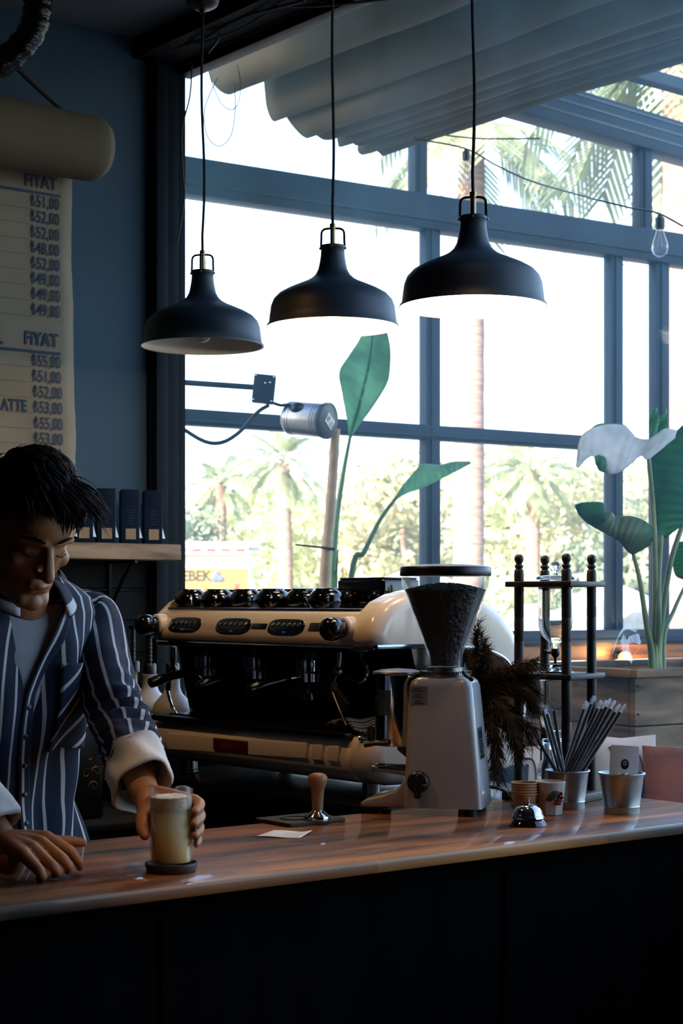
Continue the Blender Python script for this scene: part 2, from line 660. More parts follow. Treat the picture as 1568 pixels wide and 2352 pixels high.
# window: corner post, head, sill, glass
w1 = thing('window_1', 'tall dusty, glare-hazed window beside the coffee machine with black metal frame', 'window', (0, 0, 0), kind='structure')
m = MB()
m.box((-0.098, -0.03, 1.72), (0.05, 0.06, 3.44), 0.004)
m.box((-0.045, -0.018, 1.72), (0.062, 0.036, 3.44), 0.004)
m.box((0.0, -0.012, 1.72), (0.045, 0.024, 3.44), 0.003)
m.box((-0.1, -0.018, 1.72), (0.055, 0.02, 3.44))
obj('corner_post', m, M_frame, w1, 30)
m = MB().box((0.02, -2.7, 3.405), (0.06, 5.38, 0.04), 0.004)
m.box((-0.012, -2.7, 3.425), (0.03, 5.38, 0.02), 0.003)
obj('head_rail', m, M_frame, w1, 30)
m = MB().box((0.03, -2.7, 0.965), (0.1, 5.38, 0.05), 0.004)
m.box((0.0, -2.7, 0.995), (0.035, 5.38, 0.014), 0.003)
m.box((0.05, -2.7, 0.995), (0.03, 5.38, 0.018), 0.003)
obj('sill_rail', m, M_frame, w1, 30)
m = MB().box((0.03, -5.36, 2.2), (0.06, 0.06, 2.5), 0.004)
obj('end_post', m, M_frame, w1, 30)
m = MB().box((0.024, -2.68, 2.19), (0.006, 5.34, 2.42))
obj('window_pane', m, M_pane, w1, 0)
# white paint smear wiped over the outside of the glass
m = MB()
def smear(pts, wd):
    q = [RX(px, py, 0.0205) for px, py in pts]
    def fn(u, v):
        i = u * (len(q) - 1); k = min(int(i), len(q) - 2)
        p = q[k].lerp(q[k + 1], i - k)
        return p + Vector((0, -0.5, 0.85)) * ((v - 0.5) * wd * (0.4 + 0.6 * math.sin(PI * min(1, u + 0.15))))
    m.grid(10, 3, fn)
smear([(1408, 1500), (1418, 1462), (1440, 1435), (1462, 1450)], 0.03)
smear([(1428, 1465), (1440, 1500), (1452, 1520)], 0.034)
smear([(1452, 1510), (1470, 1485), (1476, 1466)], 0.004)
smear([(1440, 1470), (1462, 1466), (1470, 1478)], 0.03)
M_smear = glass_mat('wiped_white_paint', (0.95, 0.95, 0.95), dust_haze=0.12, dvar=0.5, gloss=0.3, dscale=(200, 60, 20), dcol=(0.9, 0.9, 0.95))
obj('paint_smear', m, M_smear, w1, 0)

# ------------------------------------------------------------------ the bar and the window worktop
YB0, YB1, ZB = -2.606, -2.006, 1.02
m = MB()
m.box((-3.0, (YB0 + YB1) / 2, ZB - 0.0125), (5.94, YB1 - YB0, 0.025), 0.0035)
o = obj('bar_worktop', m, M_bar, None, 30)
tag(o, 'long varnished brown wood bar top with a thin pale front edge', 'worktop')
b = thing('bar_counter', 'black panelled bar front under the brown wood top', 'counter', (-3.0, -2.3, 0))
m = MB().box((0, -0.22, 0.5), (5.9, 0.03, 0.99))
for k in range(7):
    m.box((-2.6 + k * 0.86, -0.238, 0.5), (0.8, 0.008, 0.9), 0.003, 1)
obj('front_panel', m, M_barfront, b, 30)
m = MB().box((0, 0.0, 0.9), (5.86, 0.4, 0.02)).box((0, 0.0, 0.08), (5.86, 0.4, 0.03)).box((0, 0.0, 0.5), (5.86, 0.4, 0.02))
for k in range(6):
    m.box((-2.92 + k * 1.168, 0, 0.5), (0.02, 0.4, 0.94))
obj('shelf_carcass', m, M_dark, b, 30)
o = obj('window_worktop', MB().box((-0.345, -1.06, 1.0), (0.66, 1.86, 0.03), 0.004), M_backtop, None, 30)
tag(o, 'dark glossy worktop along the window, carrying the coffee machine', 'worktop')
b = thing('window_cabinet', 'black cabinet below the dark worktop by the window', 'cabinet', (-0.33, -1.06, 0))
m = MB().box((0.0, 0, 0.52), (0.6, 1.82, 0.93))
obj('carcass', m, M_barfront, b, 30)
for k in range(3):
    dd = obj('door', MB().box((-0.31, -0.606 + k * 0.606, 0.54), (0.018, 0.59, 0.86), 0.003), M_barfront, b, 30)
    obj('handle', MB().tube([(-0.325, -0.42 + k * 0.606, 0.86), (-0.345, -0.42 + k * 0.606, 0.86), (-0.345, -0.42 + k * 0.606, 0.74), (-0.325, -0.42 + k * 0.606, 0.74)], 0.005, 8), M_brushed, dd)

# ------------------------------------------------------------------ shelf with packages on the back wall
sh = thing('wall_shelf', 'rough wooden plank shelf on the back wall carrying a row of packages', 'shelf', (-1.15, -0.115, 1.661))
m = MB().box((0, 0, 0.027), (2.05, 0.21, 0.054), 0.004)
obj('plank', m, M_shelfwood, sh, 30)
m = MB().box((1.02, -0.004, 0.0135), (0.012, 0.2, 0.025), 0.003)
obj('split_end', m, M_shelfwood, sh, 30)
for xx in (0.86, -0.5):
    m = MB().tube([(xx, 0.09, -0.002), (xx, 0.095, -0.2)], 0.008, 6).tube([(xx, -0.06, -0.004), (xx, 0.0, -0.06), (xx, 0.092, -0.17)], 0.007, 6).tube([(xx, 0.1, -0.005), (xx, -0.08, -0.005)], 0.006, 6)
    obj('bracket', m, M_black, sh)
M_sticker = mat('beige_sticker', '#b6a184', 0.7, var=0.05, scale=20)
M_picture = mat('printed_side', '#ccd2da', 0.6, var=0.4, scale=16, dark='#b5402c')
def package(px, label, front, group):
    top = 1.715
    p = RY(px, 1251, -0.19)
    o = thing('coffee_box', label, 'box', (p.x, p.y, top), -math.atan2(0.6, 0.8) + 0.16, group)
    m = MB().box((0, 0.05, 0.0915), (0.062, 0.1, 0.183), 0.003)
    obj('carton', m, front, o, 30)
    m = MB().box((0.002, -0.0004, 0.0325), (0.034, 0.0012, 0.036))
    obj('sticker', m, M_sticker, o, 30)
    m = MB()
    for k in range(6):
        m.box((-0.0 + 0.002 * (k % 2), -0.0003, 0.112 - k * 0.009), (0.024 - 0.004 * (k % 3), 0.0012, 0.0018))
    obj('print', m, M_print, o, 0)
    m = MB().box((0.0314, 0.05, 0.1), (0.0012, 0.07, 0.075))
    obj('side_picture', m, M_picture, o, 0)
    m = MB().grid(4, 4, lambda u, v: Vector((0.031 + 0.012 * (1 - v) * u, 0.004 + 0.028 * u, 0.02 + 0.045 * v)))
    obj('loose_flap', m, M_white, o, 0, solid=0.0008)
    return o
G = 'coffee packages on the wall shelf'
package(148, 'orange carton, last on the left of the shelf, half hidden by the man', M_orange, G)
package(192, 'navy carton right beside the orange one on the shelf', M_navy, G)
package(244, 'navy carton, second to the right of the orange one on the shelf', M_navy, G)
package(299, 'navy carton, third to the right of the orange one on the shelf', M_navy, G)
package(352, 'navy carton at the window end of the shelf, its side catching light', M_navy, G)

# ------------------------------------------------------------------ menu scroll
sc = thing('menu_scroll', 'hanging kraft paper price list unrolled from a thick paper roll', 'menu', (0, 0, 0))
e0 = RY(236, 335, -0.16); 
x1 = e0.x
def roll(u, v):
    x = x1 - 1.2 + 1.2 * u
    r = 0.106 + 0.026 * (1 - u) - (0.018 if u > 0.985 else 0)
    a = 2 * PI * v
    return Vector((x, -0.15 + r * math.cos(a), 3.03 + r * math.sin(a) + 0.012 * math.sin(3 * a) * 0.2))
m = MB().grid(40, 36, roll)
def rollin(u, v):
    a = 5 * PI * v
    r = 0.1 - 0.02 * v
    return Vector((x1 - 0.02 - 0.4 * (1 - u), -0.15 + r * math.cos(a), 3.03 + r * math.sin(a)))
m.grid(2, 60, rollin)
obj('paper_roll', m, M_rollpaper, sc, 60, solid=0.002)
edge = [(405, 166), (500, 165), (600, 163), (700, 168), (800, 169), (900, 171), (980, 175), (1050, 173), (1075, 168), (1130, 160)]
YS = -0.05
def sheet(u, v):
    py = 400 + 730 * v
    px = ipol(edge, py) + 1.3 * mnoise.noise(Vector((py * 0.05, 3, 1)))
    r_ = RY(px, py, YS)
    x = r_.x - 1.05 * (1 - u)
    return Vector((x, YS - 0.002 * math.sin(9 * u + 3 * v) - 0.003 * mnoise.noise(Vector((u * 4, v * 5, 0))), 3.0 - (3.0 - 1.86) * v))
m = MB().grid(24, 60, sheet)
obj('paper_sheet', m, M_paper, sc, 60, solid=0.0012)
m = MB()
YT = YS - 0.0052
def price(s, px1, py, size, align='RIGHT', bold=0.0005, sx=0.66):
    p = RY(px1, py, YT)
    # a shade condensed, as in the photograph
    M = Matrix.Translation(p) @ Matrix.Rotation(PI / 2, 4, 'X') @ Matrix.Diagonal((sx, 1, 1, 1))
    text_into(m, s, size, M, align, 0.0003, bold, 1.06)
SZ = 0.056
rows = [('51', 137, 483), ('52', 137, 518), ('52', 137, 554), ('48', 137, 589), ('52', 138, 624), ('49', 138, 659), ('49', 139, 694), ('49', 139, 730),
        ('55', 140, 846), ('51', 141, 881), ('52', 143, 917), ('53', 144, 952), ('55', 145, 988), ('53', 145, 1023), ('51', 142, 1058)]
for s_, px_, py_ in rows:
    price('\u20ba' + s_ + ',00', px_, py_, SZ)
    a, b_ = RY(0, 0, YT), RY(70, 0, YT)
    z = RY(70, py_ - 4, YT).z
    for k in range(14):
        m.box((a.x - 0.05 + k * 0.0125, YT, z), (0.007, 0.0004, 0.0012))
price('FiYAT', 131, 437, 0.058, bold=0.0016, sx=0.78)
price('FiYAT', 134, 797, 0.061, bold=0.0018, sx=0.78)
price('L', 6, 789, 0.061, bold=0.0026)
price('LATTE', 62, 945, 0.054, bold=0.0016, sx=0.7)
for py_ in (451, 813):
    e = RY(139, py_, YT)
    m.box((e.x - 0.5, YT, e.z), (1.0, 0.0005, 0.0085))
obj('lettering', m, M_print, sc, 0, fixn=False)
M_rope = mat('brown_rope', '#4d4337', 0.9, var=0.25, scale=60)
m = MB().tube(smoothpath([RY(30, 150, -0.06), RY(110, 225, -0.1), RY(185, 290, -0.15), (x1 - 0.05, -0.15, 3.05)], 16), 0.007, 6)
obj('rope', m, M_rope, sc)
# black wrapped duct hanging from the ceiling
M_wrap = mat('black_plastic_wrap', '#0c0c0d', 0.22, var=0.2, scale=9, bump=0.9, bscale=16, stretch=(1, 1, 3))
pts = smoothpath([R(80, -120, 5.3), R(84, -40, 5.3), R(86, 20, 5.3), R(72, 75, 5.3), R(30, 125, 5.3), R(-25, 155, 5.3), R(-110, 170, 5.35)], 40)
m = MB().tube(pts, [0.043 + 0.0025 * math.sin(k * 1.9) for k in range(41)], 18)
o = obj('flexible_duct', m, M_wrap)
tag(o, 'black film-wrapped hose bending down from the ceiling above the paper roll', 'duct')

# ------------------------------------------------------------------ pendant lamps
M_shade = mat('matt_dark_lamp_metal', '#2f3e4b', 0.5, var=0.06, scale=10)
M_inner = mat('white_enamel_inside', '#eeeae0', 0.4, var=0.02, scale=10)
M_brass = mat('antique_brass', '#8f7a5c', 0.3, 1.0, var=0.12, scale=30)
M_cord = mat('black_textile_cord', '#15171a', 0.8, var=0.25, scale=300)
M_bulb_on = mat('glowing_bulb', '#fff2d8', 0.3, emit='#ffd9a0', estr=22)
M_bulb_off = mat('frosted_bulb', '#d9d5c8', 0.25)
def pendant(pos, lit, label, top_z, sway):
    o = thing('pendant_lamp', label, 'lamp', pos, 0, 'pendant lamps over the coffee machine')
    P = [(0.19, 0.0), (0.1885, 0.006), (0.183, 0.012), (0.181, 0.03), (0.177, 0.06), (0.17, 0.078), (0.155, 0.094), (0.13, 0.108), (0.1, 0.121), (0.078, 0.13), (0.062, 0.139), (0.05, 0.15), (0.042, 0.165), (0.0375, 0.185), (0.0345, 0.205), (0.0335, 0.222), (0.036, 0.224), (0.036, 0.232), (0.033, 0.234), (0.0, 0.234)]
    obj('lamp_shade', MB().lathe(P, 64), M_shade, o, 60, fixn=True)
    I = [(0.1895, 0.0), (0.186, 0.0005), (0.18, 0.012), (0.176, 0.04), (0.167, 0.074), (0.15, 0.09), (0.1, 0.115), (0.06, 0.135), (0.04, 0.16), (0.0, 0.162)]
    obj('shade_inside', MB().lathe(I, 64), M_inner, o, 60)
    m = MB()
    for k in range(4):
        a = PI / 4 + k * PI / 2
        ca, sa = math.cos(a), math.sin(a)
        m.tube(smoothpath([(0.034 * ca, 0.034 * sa, 0.226), (0.033 * ca, 0.033 * sa, 0.25), (0.032 * ca, 0.032 * sa, 0.272), (0.024 * ca, 0.024 * sa, 0.281), (0.008 * ca, 0.008 * sa, 0.283)], 12), 0.0038, 6, flat=0.4)
        m.ball((0.036 * ca, 0.036 * sa, 0.226), 0.004, 8, 6)
    m.lathe([(0, 0.232), (0.0075, 0.232), (0.0075, 0.28), (0.009, 0.281), (0.009, 0.296), (0.0, 0.296)], 16)
    obj('wire_cage', m, M_brass, o)
    pts = [(0, 0, 0.29)]
    H = top_z - pos[2]
    n = 14
    for k in range(1, n + 1):
        t = k / n
        pts.append((sway * math.sin(t * 7.0) * 0.006 * (1 - t), sway * math.sin(t * 9.0 + 1) * 0.005 * (1 - t), 0.29 + (H - 0.29) * t))
    obj('cord', MB().tube(pts, 0.0042, 8), M_cord, o)
    rose = [(0, H + 0.004), (0.008, H - 0.03), (0.012, H - 0.02), (0.03, H - 0.016), (0.046, H - 0.006), (0.053, H + 0.012), (0.058, H + 0.06), (0.06, ZC - pos[2]), (0, ZC - pos[2])]
    obj('ceiling_rose', MB().lathe(rose, 32), M_black, o)
    bl = [(0, 0.012), (0.018, 0.018), (0.029, 0.034), (0.031, 0.051), (0.025, 0.072), (0.014, 0.091), (0.013, 0.12), (0, 0.12)]
    obj('bulb', MB().lathe(bl, 24), M_bulb_on if lit else M_bulb_off, o)
    if lit:
        l = light('pendant_light', 'POINT', (pos[0], pos[1], pos[2] + 0.004), 9, (1.0, 0.8, 0.55), 0.03)
    return o
pendant(R(1086, 706, 4.47), True, 'lit dark pendant lamp nearest the camera, above the grinder', 3.365, 1.0)
pendant(R(764, 752, 4.98), True, 'lit dark pendant lamp in the middle of the row of three', 3.365, 0.7)
pendant(R(465, 796, 5.37), False, 'unlit dark pendant lamp in front of the window post, grey inside', 3.365, 1.4)

# ------------------------------------------------------------------ loose cables along the window head
M_cable = mat('dusty_cable', '#3f4448', 0.6, var=0.2, scale=50)
cables = [([RX(345, 128, -0.12), RX(420, 105, -0.12), RX(470, 88, -0.13), RX(560, 40, -0.13), RX(700, 2, -0.13)], 0.006, 'grey cable bundle pinned under the ceiling beam'),
          ([RX(478, 120, -0.1), RX(500, 90, -0.11), RX(516, 50, -0.11), RX(610, 20, -0.11), RX(760, 12, -0.12), RX(930, -8, -0.12)], 0.005, 'slack grey cable rising along the head of the window'),
          ([RX(400, 108, -0.1), RX(470, 96, -0.1), RX(560, 62, -0.1), RX(640, 10, -0.1)], 0.004, 'thin cable under the bundle at the window corner'),
          ([RX(441, 140, -0.03), RX(436, 220, -0.03), RX(418, 300, -0.03), RX(420, 400, -0.03), RX(424, 450, -0.03), RX(412, 530, -0.03), RX(406, 560, -0.03)], 0.0028, 'thin wire hanging down the glass beside the window post')]
for pts, r_, lb in cables:
    tag(obj('cable', MB().tube(smoothpath(pts, 30), r_, 6), M_cable), lb, 'cable')
# ------------------------------------------------------------------ espresso machine
YC, XF = -1.318, -0.627
em = thing('espresso_machine', 'cream three-group espresso machine with rounded white ends on the window worktop', 'coffee machine', (XF, YC, 1.015), -PI / 2)
EMI = Matrix.Translation(Vector((XF, YC, 1.015))) @ Matrix.Rotation(-PI / 2, 4, 'Z')
EMI.invert()
def E(px, py, ly):
    """local point of the machine at depth ly behind its front plane"""
    return EMI @ RX(px, py, XF + ly)
HL = 0.46
M_tray = mat('black_steel_tray', '#101214', 0.3, 0.4, var=0.15, scale=30)
M_blackgloss = mat('black_glass_panel', '#0a0c0e', 0.12, var=0.1, scale=8, coat=0.5)
M_led = mat('blue_light', '#1d3a8c', 0.4, emit='#2f5bd8', estr=0.5)
M_lcd = mat('dark_display', '#262a38', 0.25, var=0.06, scale=20)
up = [(0.0, 0.393), (-0.012, 0.408), (-0.012, 0.42), (0.012, 0.474), (0.026, 0.482), (0.05, 0.482), (0.06, 0.474), (0.5, 0.474), (0.5, 0.393)]
hz = obj('upper_housing', MB().prism(up, -HL, HL, 'x', 0.004, 2), M_cream, em, 45)
m = MB().box((0, 0.035, 0.4855), (2 * HL - 0.02, 0.018, 0.008), 0.002)
m.box((0, 0.28, 0.478), (2 * HL - 0.02, 0.44, 0.006))
obj('cup_tray', m, M_brushed, em, 30)
m = MB().box((0, 0.02, 0.386), (2 * HL, 0.05, 0.016), 0.003).box((0, 0.25, 0.388), (2 * HL, 0.46, 0.008))
obj('lower_trim', m, M_tray, em, 30)
lo = [(-0.002, 0.06), (-0.016, 0.085), (-0.02, 0.11), (-0.012, 0.148), (0.0, 0.158), (0.38, 0.158), (0.38, 0.05), (0.05, 0.042), (0.02, 0.046)]
obj('lower_housing', MB().prism(lo, -HL, HL, 'x', 0.003, 2), M_cream, em, 45)
def emboss(pxa, pxb, ya0, ya1, yb0, yb1):
    a, b_, c, d_ = E(pxa, ya0, -0.022), E(pxb, yb0, -0.022), E(pxb, yb1, -0.022), E(pxa, ya1, -0.022)
    mm = MB().prism([(a.x, a.z), (b_.x, b_.z), (c.x, c.z), (d_.x, d_.z)], -0.0255, -0.012, 'y', 0.004, 2)
    return obj('embossed_panel', mm, M_cream, em, 45)
emboss(385, 706, 1683, 1722, 1706, 1744)
emboss(717, 741, 1709, 1746, 1711, 1748)
emboss(754, 778, 1712, 1749, 1714, 1752)
m = MB().box((0, 0.16, 0.166), (2 * HL - 0.01, 0.38, 0.016), 0.004)
for k in range(44):
    m.box((-0.43 + k * 0.02, 0.17, 0.176), (0.006, 0.3, 0.005))
m.tube([(-HL + 0.01, -0.026, 0.17), (HL - 0.01, -0.026, 0.17)], 0.005, 8)
obj('drip_tray', m, M_tray, em, 30)
m = MB().box((0, 0.44, 0.27), (2 * HL, 0.13, 0.42)).box((0, 0.372, 0.28), (2 * HL - 0.02, 0.008, 0.22))
obj('back_panel', m, M_blackgloss, em, 30)
m = MB().prism([(0.11, 0.17), (0.44, 0.17), (0.44, 0.39), (0.06, 0.39)], -HL + 0.005, -HL + 0.02, 'x')
obj('side_panel', m, M_blackgloss, em, 30)
m = MB().prism([(0.26, 0.17), (0.47, 0.17), (0.48, 0.25), (0.47, 0.34), (0.42, 0.38), (0.2, 0.39)], HL - 0.03, HL - 0.015, 'x')
obj('side_panel', m, M_blackgloss, em, 30)
outer = [(0.0, 0.396), (-0.012, 0.41), (-0.008, 0.435), (0.012, 0.474), (0.05, 0.506), (0.1, 0.526), (0.16, 0.538), (0.23, 0.542), (0.31, 0.534), (0.38, 0.515), (0.44, 0.486), (0.49, 0.44), (0.525, 0.38), (0.543, 0.31), (0.548, 0.23), (0.54, 0.15), (0.522, 0.095), (0.485, 0.06), (0.42, 0.046), (0.2, 0.038), (0.06, 0.04), (0.02, 0.05), (-0.005, 0.072), (-0.018, 0.11), (-0.01, 0.15), (0.0, 0.164)]
inner = [(0.1, 0.166), (0.38, 0.17), (0.44, 0.182), (0.475, 0.215), (0.488, 0.26), (0.48, 0.31), (0.45, 0.352), (0.39, 0.38), (0.3, 0.392), (0.15, 0.397)]
def dome_shell(x0, x1, sgn):
    """rounded end: the outer face bulges and its rim rolls over"""
    bm = bmesh.new()
    poly = outer + inner
    va = [bm.verts.new((x0, p[0], p[1])) for p in poly]
    vb = [bm.verts.new((x1, p[0], p[1])) for p in poly]
    n = len(poly)
    fa = bm.faces.new(va); fb = bm.faces.new(vb[::-1])
    side = [bm.faces.new((va[i], vb[i], vb[(i + 1) % n], va[(i + 1) % n])) for i in range(n)]
    bmesh.ops.recalc_face_normals(bm, faces=list(bm.faces))
    ro = [e for e in fb.edges if all((v.co.y, v.co.z) in set((round(a, 6), round(b, 6)) for a, b in outer) or
                                      any(abs(v.co.y - a) < 1e-5 and abs(v.co.z - b) < 1e-5 for a, b in outer) for v in e.verts)]
    bmesh.ops.bevel(bm, geom=ro, offset=0.055, segments=7, profile=0.5, affect='EDGES', clamp_overlap=True)
    bmesh.ops.triangulate(bm, faces=[f for f in bm.faces if len(f.verts) > 4])
    mm = MB(); mm._bm(bm)
    return mm
obj('end_shell', dome_shell(HL - 0.004, HL + 0.085, 1), M_cream, em, 60)
obj('end_shell', dome_shell(-HL - 0.004, -HL - 0.05, -1), M_cream, em, 60)
m = MB().tube([(HL + 0.088, y, z) for y, z in smoothpath([(0.02, 0.397, 0), (0.15, 0.396, 0), (0.3, 0.39, 0), (0.39, 0.378, 0), (0.455, 0.348, 0), (0.484, 0.3, 0)], 20) for _ in [0]] if False else [(HL + 0.084, p.x, p.y) for p in smoothpath([(0.0, 0.394, 0), (0.15, 0.394, 0), (0.3, 0.388, 0), (0.39, 0.376, 0), (0.452, 0.348, 0), (0.483, 0.3, 0)], 20)], 0.0065, 8)
m.tube([(-HL, -0.004, 0.389), (HL + 0.02, -0.004, 0.389), (HL + 0.075, 0.0, 0.39)], 0.004, 8)
m.tube([(HL + 0.03, -0.01, 0.163), (HL + 0.07, 0.01, 0.164), (HL + 0.082, 0.06, 0.165)], 0.008, 10)
obj('chrome_trim', m, M_steel, em)
for sx in (-HL + 0.06, HL - 0.02):
    for sy in (0.07, 0.43):
        obj('foot', MB().lathe([(0, 0.005), (0.026, 0.005), (0.026, 0.012), (0.0235, 0.014), (0.0235, 0.055), (0, 0.055)], 24, c=(sx, sy, 0)), M_brushed, em)
# button pads and displays on the front panel
def pad(pxa, pxb, pya, pyb, k):
    a, b_ = E(pxa, (pya + pyb) / 2, -0.004), E(pxb, (pya + pyb) / 2, -0.004)
    z0, z1 = E(pxb, pyb, -0.004).z, E(pxa, pya, -0.004).z
    zc, h = (z0 + z1) / 2, (z1 - z0) / 2
    poly = []
    for q in range(24):
        t = 2 * PI * q / 24
        c_, s_ = math.cos(t), math.sin(t)
        poly.append(((a.x + b_.x) / 2 + (abs(c_) ** 0.5) * math.copysign((b_.x - a.x) / 2, c_), zc + (abs(s_) ** 0.7) * math.copysign(h, s_)))
    SH = Matrix.Translation((0, 0, 0)) @ Matrix(((1, 0, 0, 0), (0, 1, 0.42, -0.42 * zc), (0, 0, 1, 0), (0, 0, 0, 1)))
    kp = obj('button_pad', MB().prism(poly, -0.007, 0.004, 'y', 0.003, 2, M=SH), M_blackgloss, em, 45)
    mm = MB()
    for q in range(6):
        x = a.x + (b_.x - a.x) * (0.14 + 0.145 * q)
        K = SH @ Matrix.Translation((x, -0.0065, zc + 0.006)) @ Matrix.Rotation(PI / 2, 4, 'X')
        mm.lathe([(0, 0.005), (0.003, 0.005), (0.0052, 0.003), (0.006, 0)], 14, K)
    obj('button', mm, M_steel, kp)
    mm = MB().box(((a.x + b_.x) / 2, -0.0072, zc - h * 0.62), (0.014, 0.001, 0.0022), M=SH)
    obj('indicator', mm, M_led, kp, 0)
pad(388, 461, 1417, 1453, 0)
pad(497, 576, 1419, 1457, 1)
pad(616, 699, 1421, 1460, 2)
def screen(nm, pxa, pxb, pya, pyb, mt):
    a, b_ = E(pxa, pya, -0.003), E(pxb, pyb, -0.003)
    zc = (a.z + b_.z) / 2
    SH = Matrix(((1, 0, 0, 0), (0, 1, 0.42, -0.42 * zc), (0, 0, 1, 0), (0, 0, 0, 1)))
    return obj(nm, MB().box(((a.x + b_.x) / 2, -0.0015, zc), (b_.x - a.x, 0.006, a.z - b_.z), 0.003, M=SH), mt, em, 45)
screen('display', 577, 613, 1431, 1447, M_blackgloss)
screen('display', 709, 751, 1430, 1452, M_lcd)
# steam knobs
M_knob = mat('black_bakelite', '#0b0b0d', 0.14, var=0.1, scale=12, coat=0.4)
for px, py in ((352, 1434), (782, 1444)):
    p = E(px + 14, py, -0.006)
    K = Matrix.Translation(p) @ Matrix.Rotation(PI / 2, 4, 'X')
    obj('knob_collar', MB().lathe([(0.032, -0.03), (0.031, 0.012), (0.027, 0.016), (0, 0.016)], 28, K), M_cream, em)
    obj('steam_knob', MB().lathe([(0, 0.014), (0.023, 0.014), (0.026, 0.022), (0.025, 0.03), (0.0295, 0.036), (0.031, 0.05), (0.029, 0.064), (0.022, 0.073), (0.012, 0.077), (0, 0.078)], 28, K), M_knob, em)
# group heads and portafilters
for px in (475, 588, 708):
    g = E(px, 1532, 0.12)
    gz = 0.318
    m = MB().lathe([(0, gz + 0.075), (0.04, gz + 0.075), (0.042, gz + 0.05), (0.04, gz + 0.03), (0.03, gz + 0.028), (0, gz + 0.028)], 32, c=(g.x, g.y, 0))
    m.box((g.x, g.y + 0.1, gz + 0.05), (0.05, 0.2, 0.05), 0.008)
    gr = obj('group_head', m, M_tray, em, 45)
    m = MB().lathe([(0.0, gz + 0.03), (0.037, gz + 0.03), (0.038, gz + 0.02), (0.036, gz), (0.037, gz - 0.004), (0.034, gz - 0.008), (0, gz - 0.01)], 32, c=(g.x, g.y, 0))
    obj('group_collar', m, M_steel, gr)
    pf = obj('portafilter', MB().lathe([(0, gz - 0.004), (0.0345, gz - 0.004), (0.034, gz - 0.03), (0.02, gz - 0.042), (0.008, gz - 0.05), (0, gz - 0.05)], 28, c=(g.x, g.y, 0)).tube([(g.x, g.y - 0.03, gz - 0.016), (g.x - 0.004, g.y - 0.07, gz - 0.02)], 0.009, 10), M_steel, em)
    hp = [Vector((g.x - 0.004, g.y - 0.062, gz - 0.019)), Vector((g.x - 0.006, g.y - 0.085, gz - 0.023)), Vector((g.x - 0.01, g.y - 0.12, gz - 0.03)), Vector((g.x - 0.015, g.y - 0.165, gz - 0.042)), Vector((g.x - 0.017, g.y - 0.186, gz - 0.048)), Vector((g.x - 0.018, g.y - 0.191, gz - 0.05))]
    obj('handle', MB().tube(hp, [0.011, 0.0135, 0.0125, 0.0165, 0.015, 0.008], 16), M_knob, pf)
    obj('spout', MB().tube([(g.x, g.y, gz - 0.048), (g.x, g.y, gz - 0.058), (g.x - 0.012, g.y, gz - 0.064), (g.x - 0.015, g.y, gz - 0.08)], 0.006, 8).tube([(g.x, g.y, gz - 0.058), (g.x + 0.012, g.y, gz - 0.064), (g.x + 0.015, g.y, gz - 0.08)], 0.006, 8), M_steel, pf)
# steam wands and water spout
for q in (0, 1):
    if q:
        pts = [E(778, 1486, 0.05), E(778, 1510, 0.05), E(775, 1542, 0.045), E(763, 1578, 0.035), E(766, 1594, 0.03), E(781, 1632, 0.02), E(797, 1668, 0.01)]
    else:
        pts = [E(398, 1486, 0.06), E(398, 1515, 0.06), E(396, 1535, 0.06), E(384, 1570, 0.05), E(388, 1600, 0.045), E(396, 1625, 0.04), E(403, 1640, 0.035)]
    wd = obj('steam_wand', MB().tube(smoothpath(pts, 18), [0.0045] * 17 + [0.006, 0.006], 8), M_steel, em)
    obj('wand_joint', MB().ball(pts[2], 0.013, 16, 10).tube([pts[0], pts[1], pts[2]], [0.009, 0.009, 0.006], 12), M_brushed, wd)
    obj('wand_grip', MB().tube([pts[2] * 0.3 + pts[3] * 0.7, pts[3] * 0.5 + pts[4] * 0.5], 0.0085, 10), M_rubber, wd)
pts = [E(829, 1488, 0.06), E(831, 1510, 0.06), E(842, 1535, 0.06), E(838, 1558, 0.055), E(820, 1565, 0.05), E(795, 1554, 0.05)]
obj('water_spout', MB().tube(smoothpath(pts, 20), 0.0055, 8), M_steel, em)
# name plate
a, b_ = E(493, 1698, -0.0235), E(571, 1727, -0.0235)
bd = obj('name_plate', MB().box(((a.x + b_.x) / 2, -0.027, (a.z + b_.z) / 2), (b_.x - a.x, 0.006, 0.033), 0.002), M_red, em, 30)
m = MB()
text_into(m, 'SANREMO', 0.021, Matrix.Translation(((a.x + b_.x) / 2, -0.0304, (a.z + b_.z) / 2 - 0.0075)) @ Matrix.Rotation(PI / 2, 4, 'X'), 'CENTER', 0.0004, 0.0004)
obj('lettering', m, mat('copper_letters', '#a0523a', 0.35, 0.6, var=0.1), bd, 0, fixn=False)

# folded towel on the drip tray
M_towel = stripe_mat('striped_towel', '#8b8078', '#211f22', 0.012, 0.45)
p = RX(826, 1672, XF + 0.06)
def tw(u, v):
    x = -0.075 + 0.16 * u
    fold = 0.006 * math.sin(u * 30) * (1 - u) ** 2
    y = -0.05 + 0.13 * v + 0.01 * math.sin(5 * u)
    z = 0.005 + 0.02 * math.sin(PI * min(1, u * 1.25 + 0.05)) * (0.6 + 0.4 * math.sin(PI * v)) + fold + 0.006 * math.sin(7 * v + 4 * u)
    return Vector((x, y, z))
m = MB().grid(40, 20, tw, uv=lambda u, v: (u * 0.16 * (1.6 if u < 0.5 else 0.8), v))
o = obj('towel', m, M_towel, None, 180, solid=0.005)
o.location = (p.x, p.y, 1.02 + 0.172)
o.rotation_euler = (0, 0, -PI / 2)
tag(o, 'crumpled striped cloth lying on the drip tray under the steam wand', 'towel')

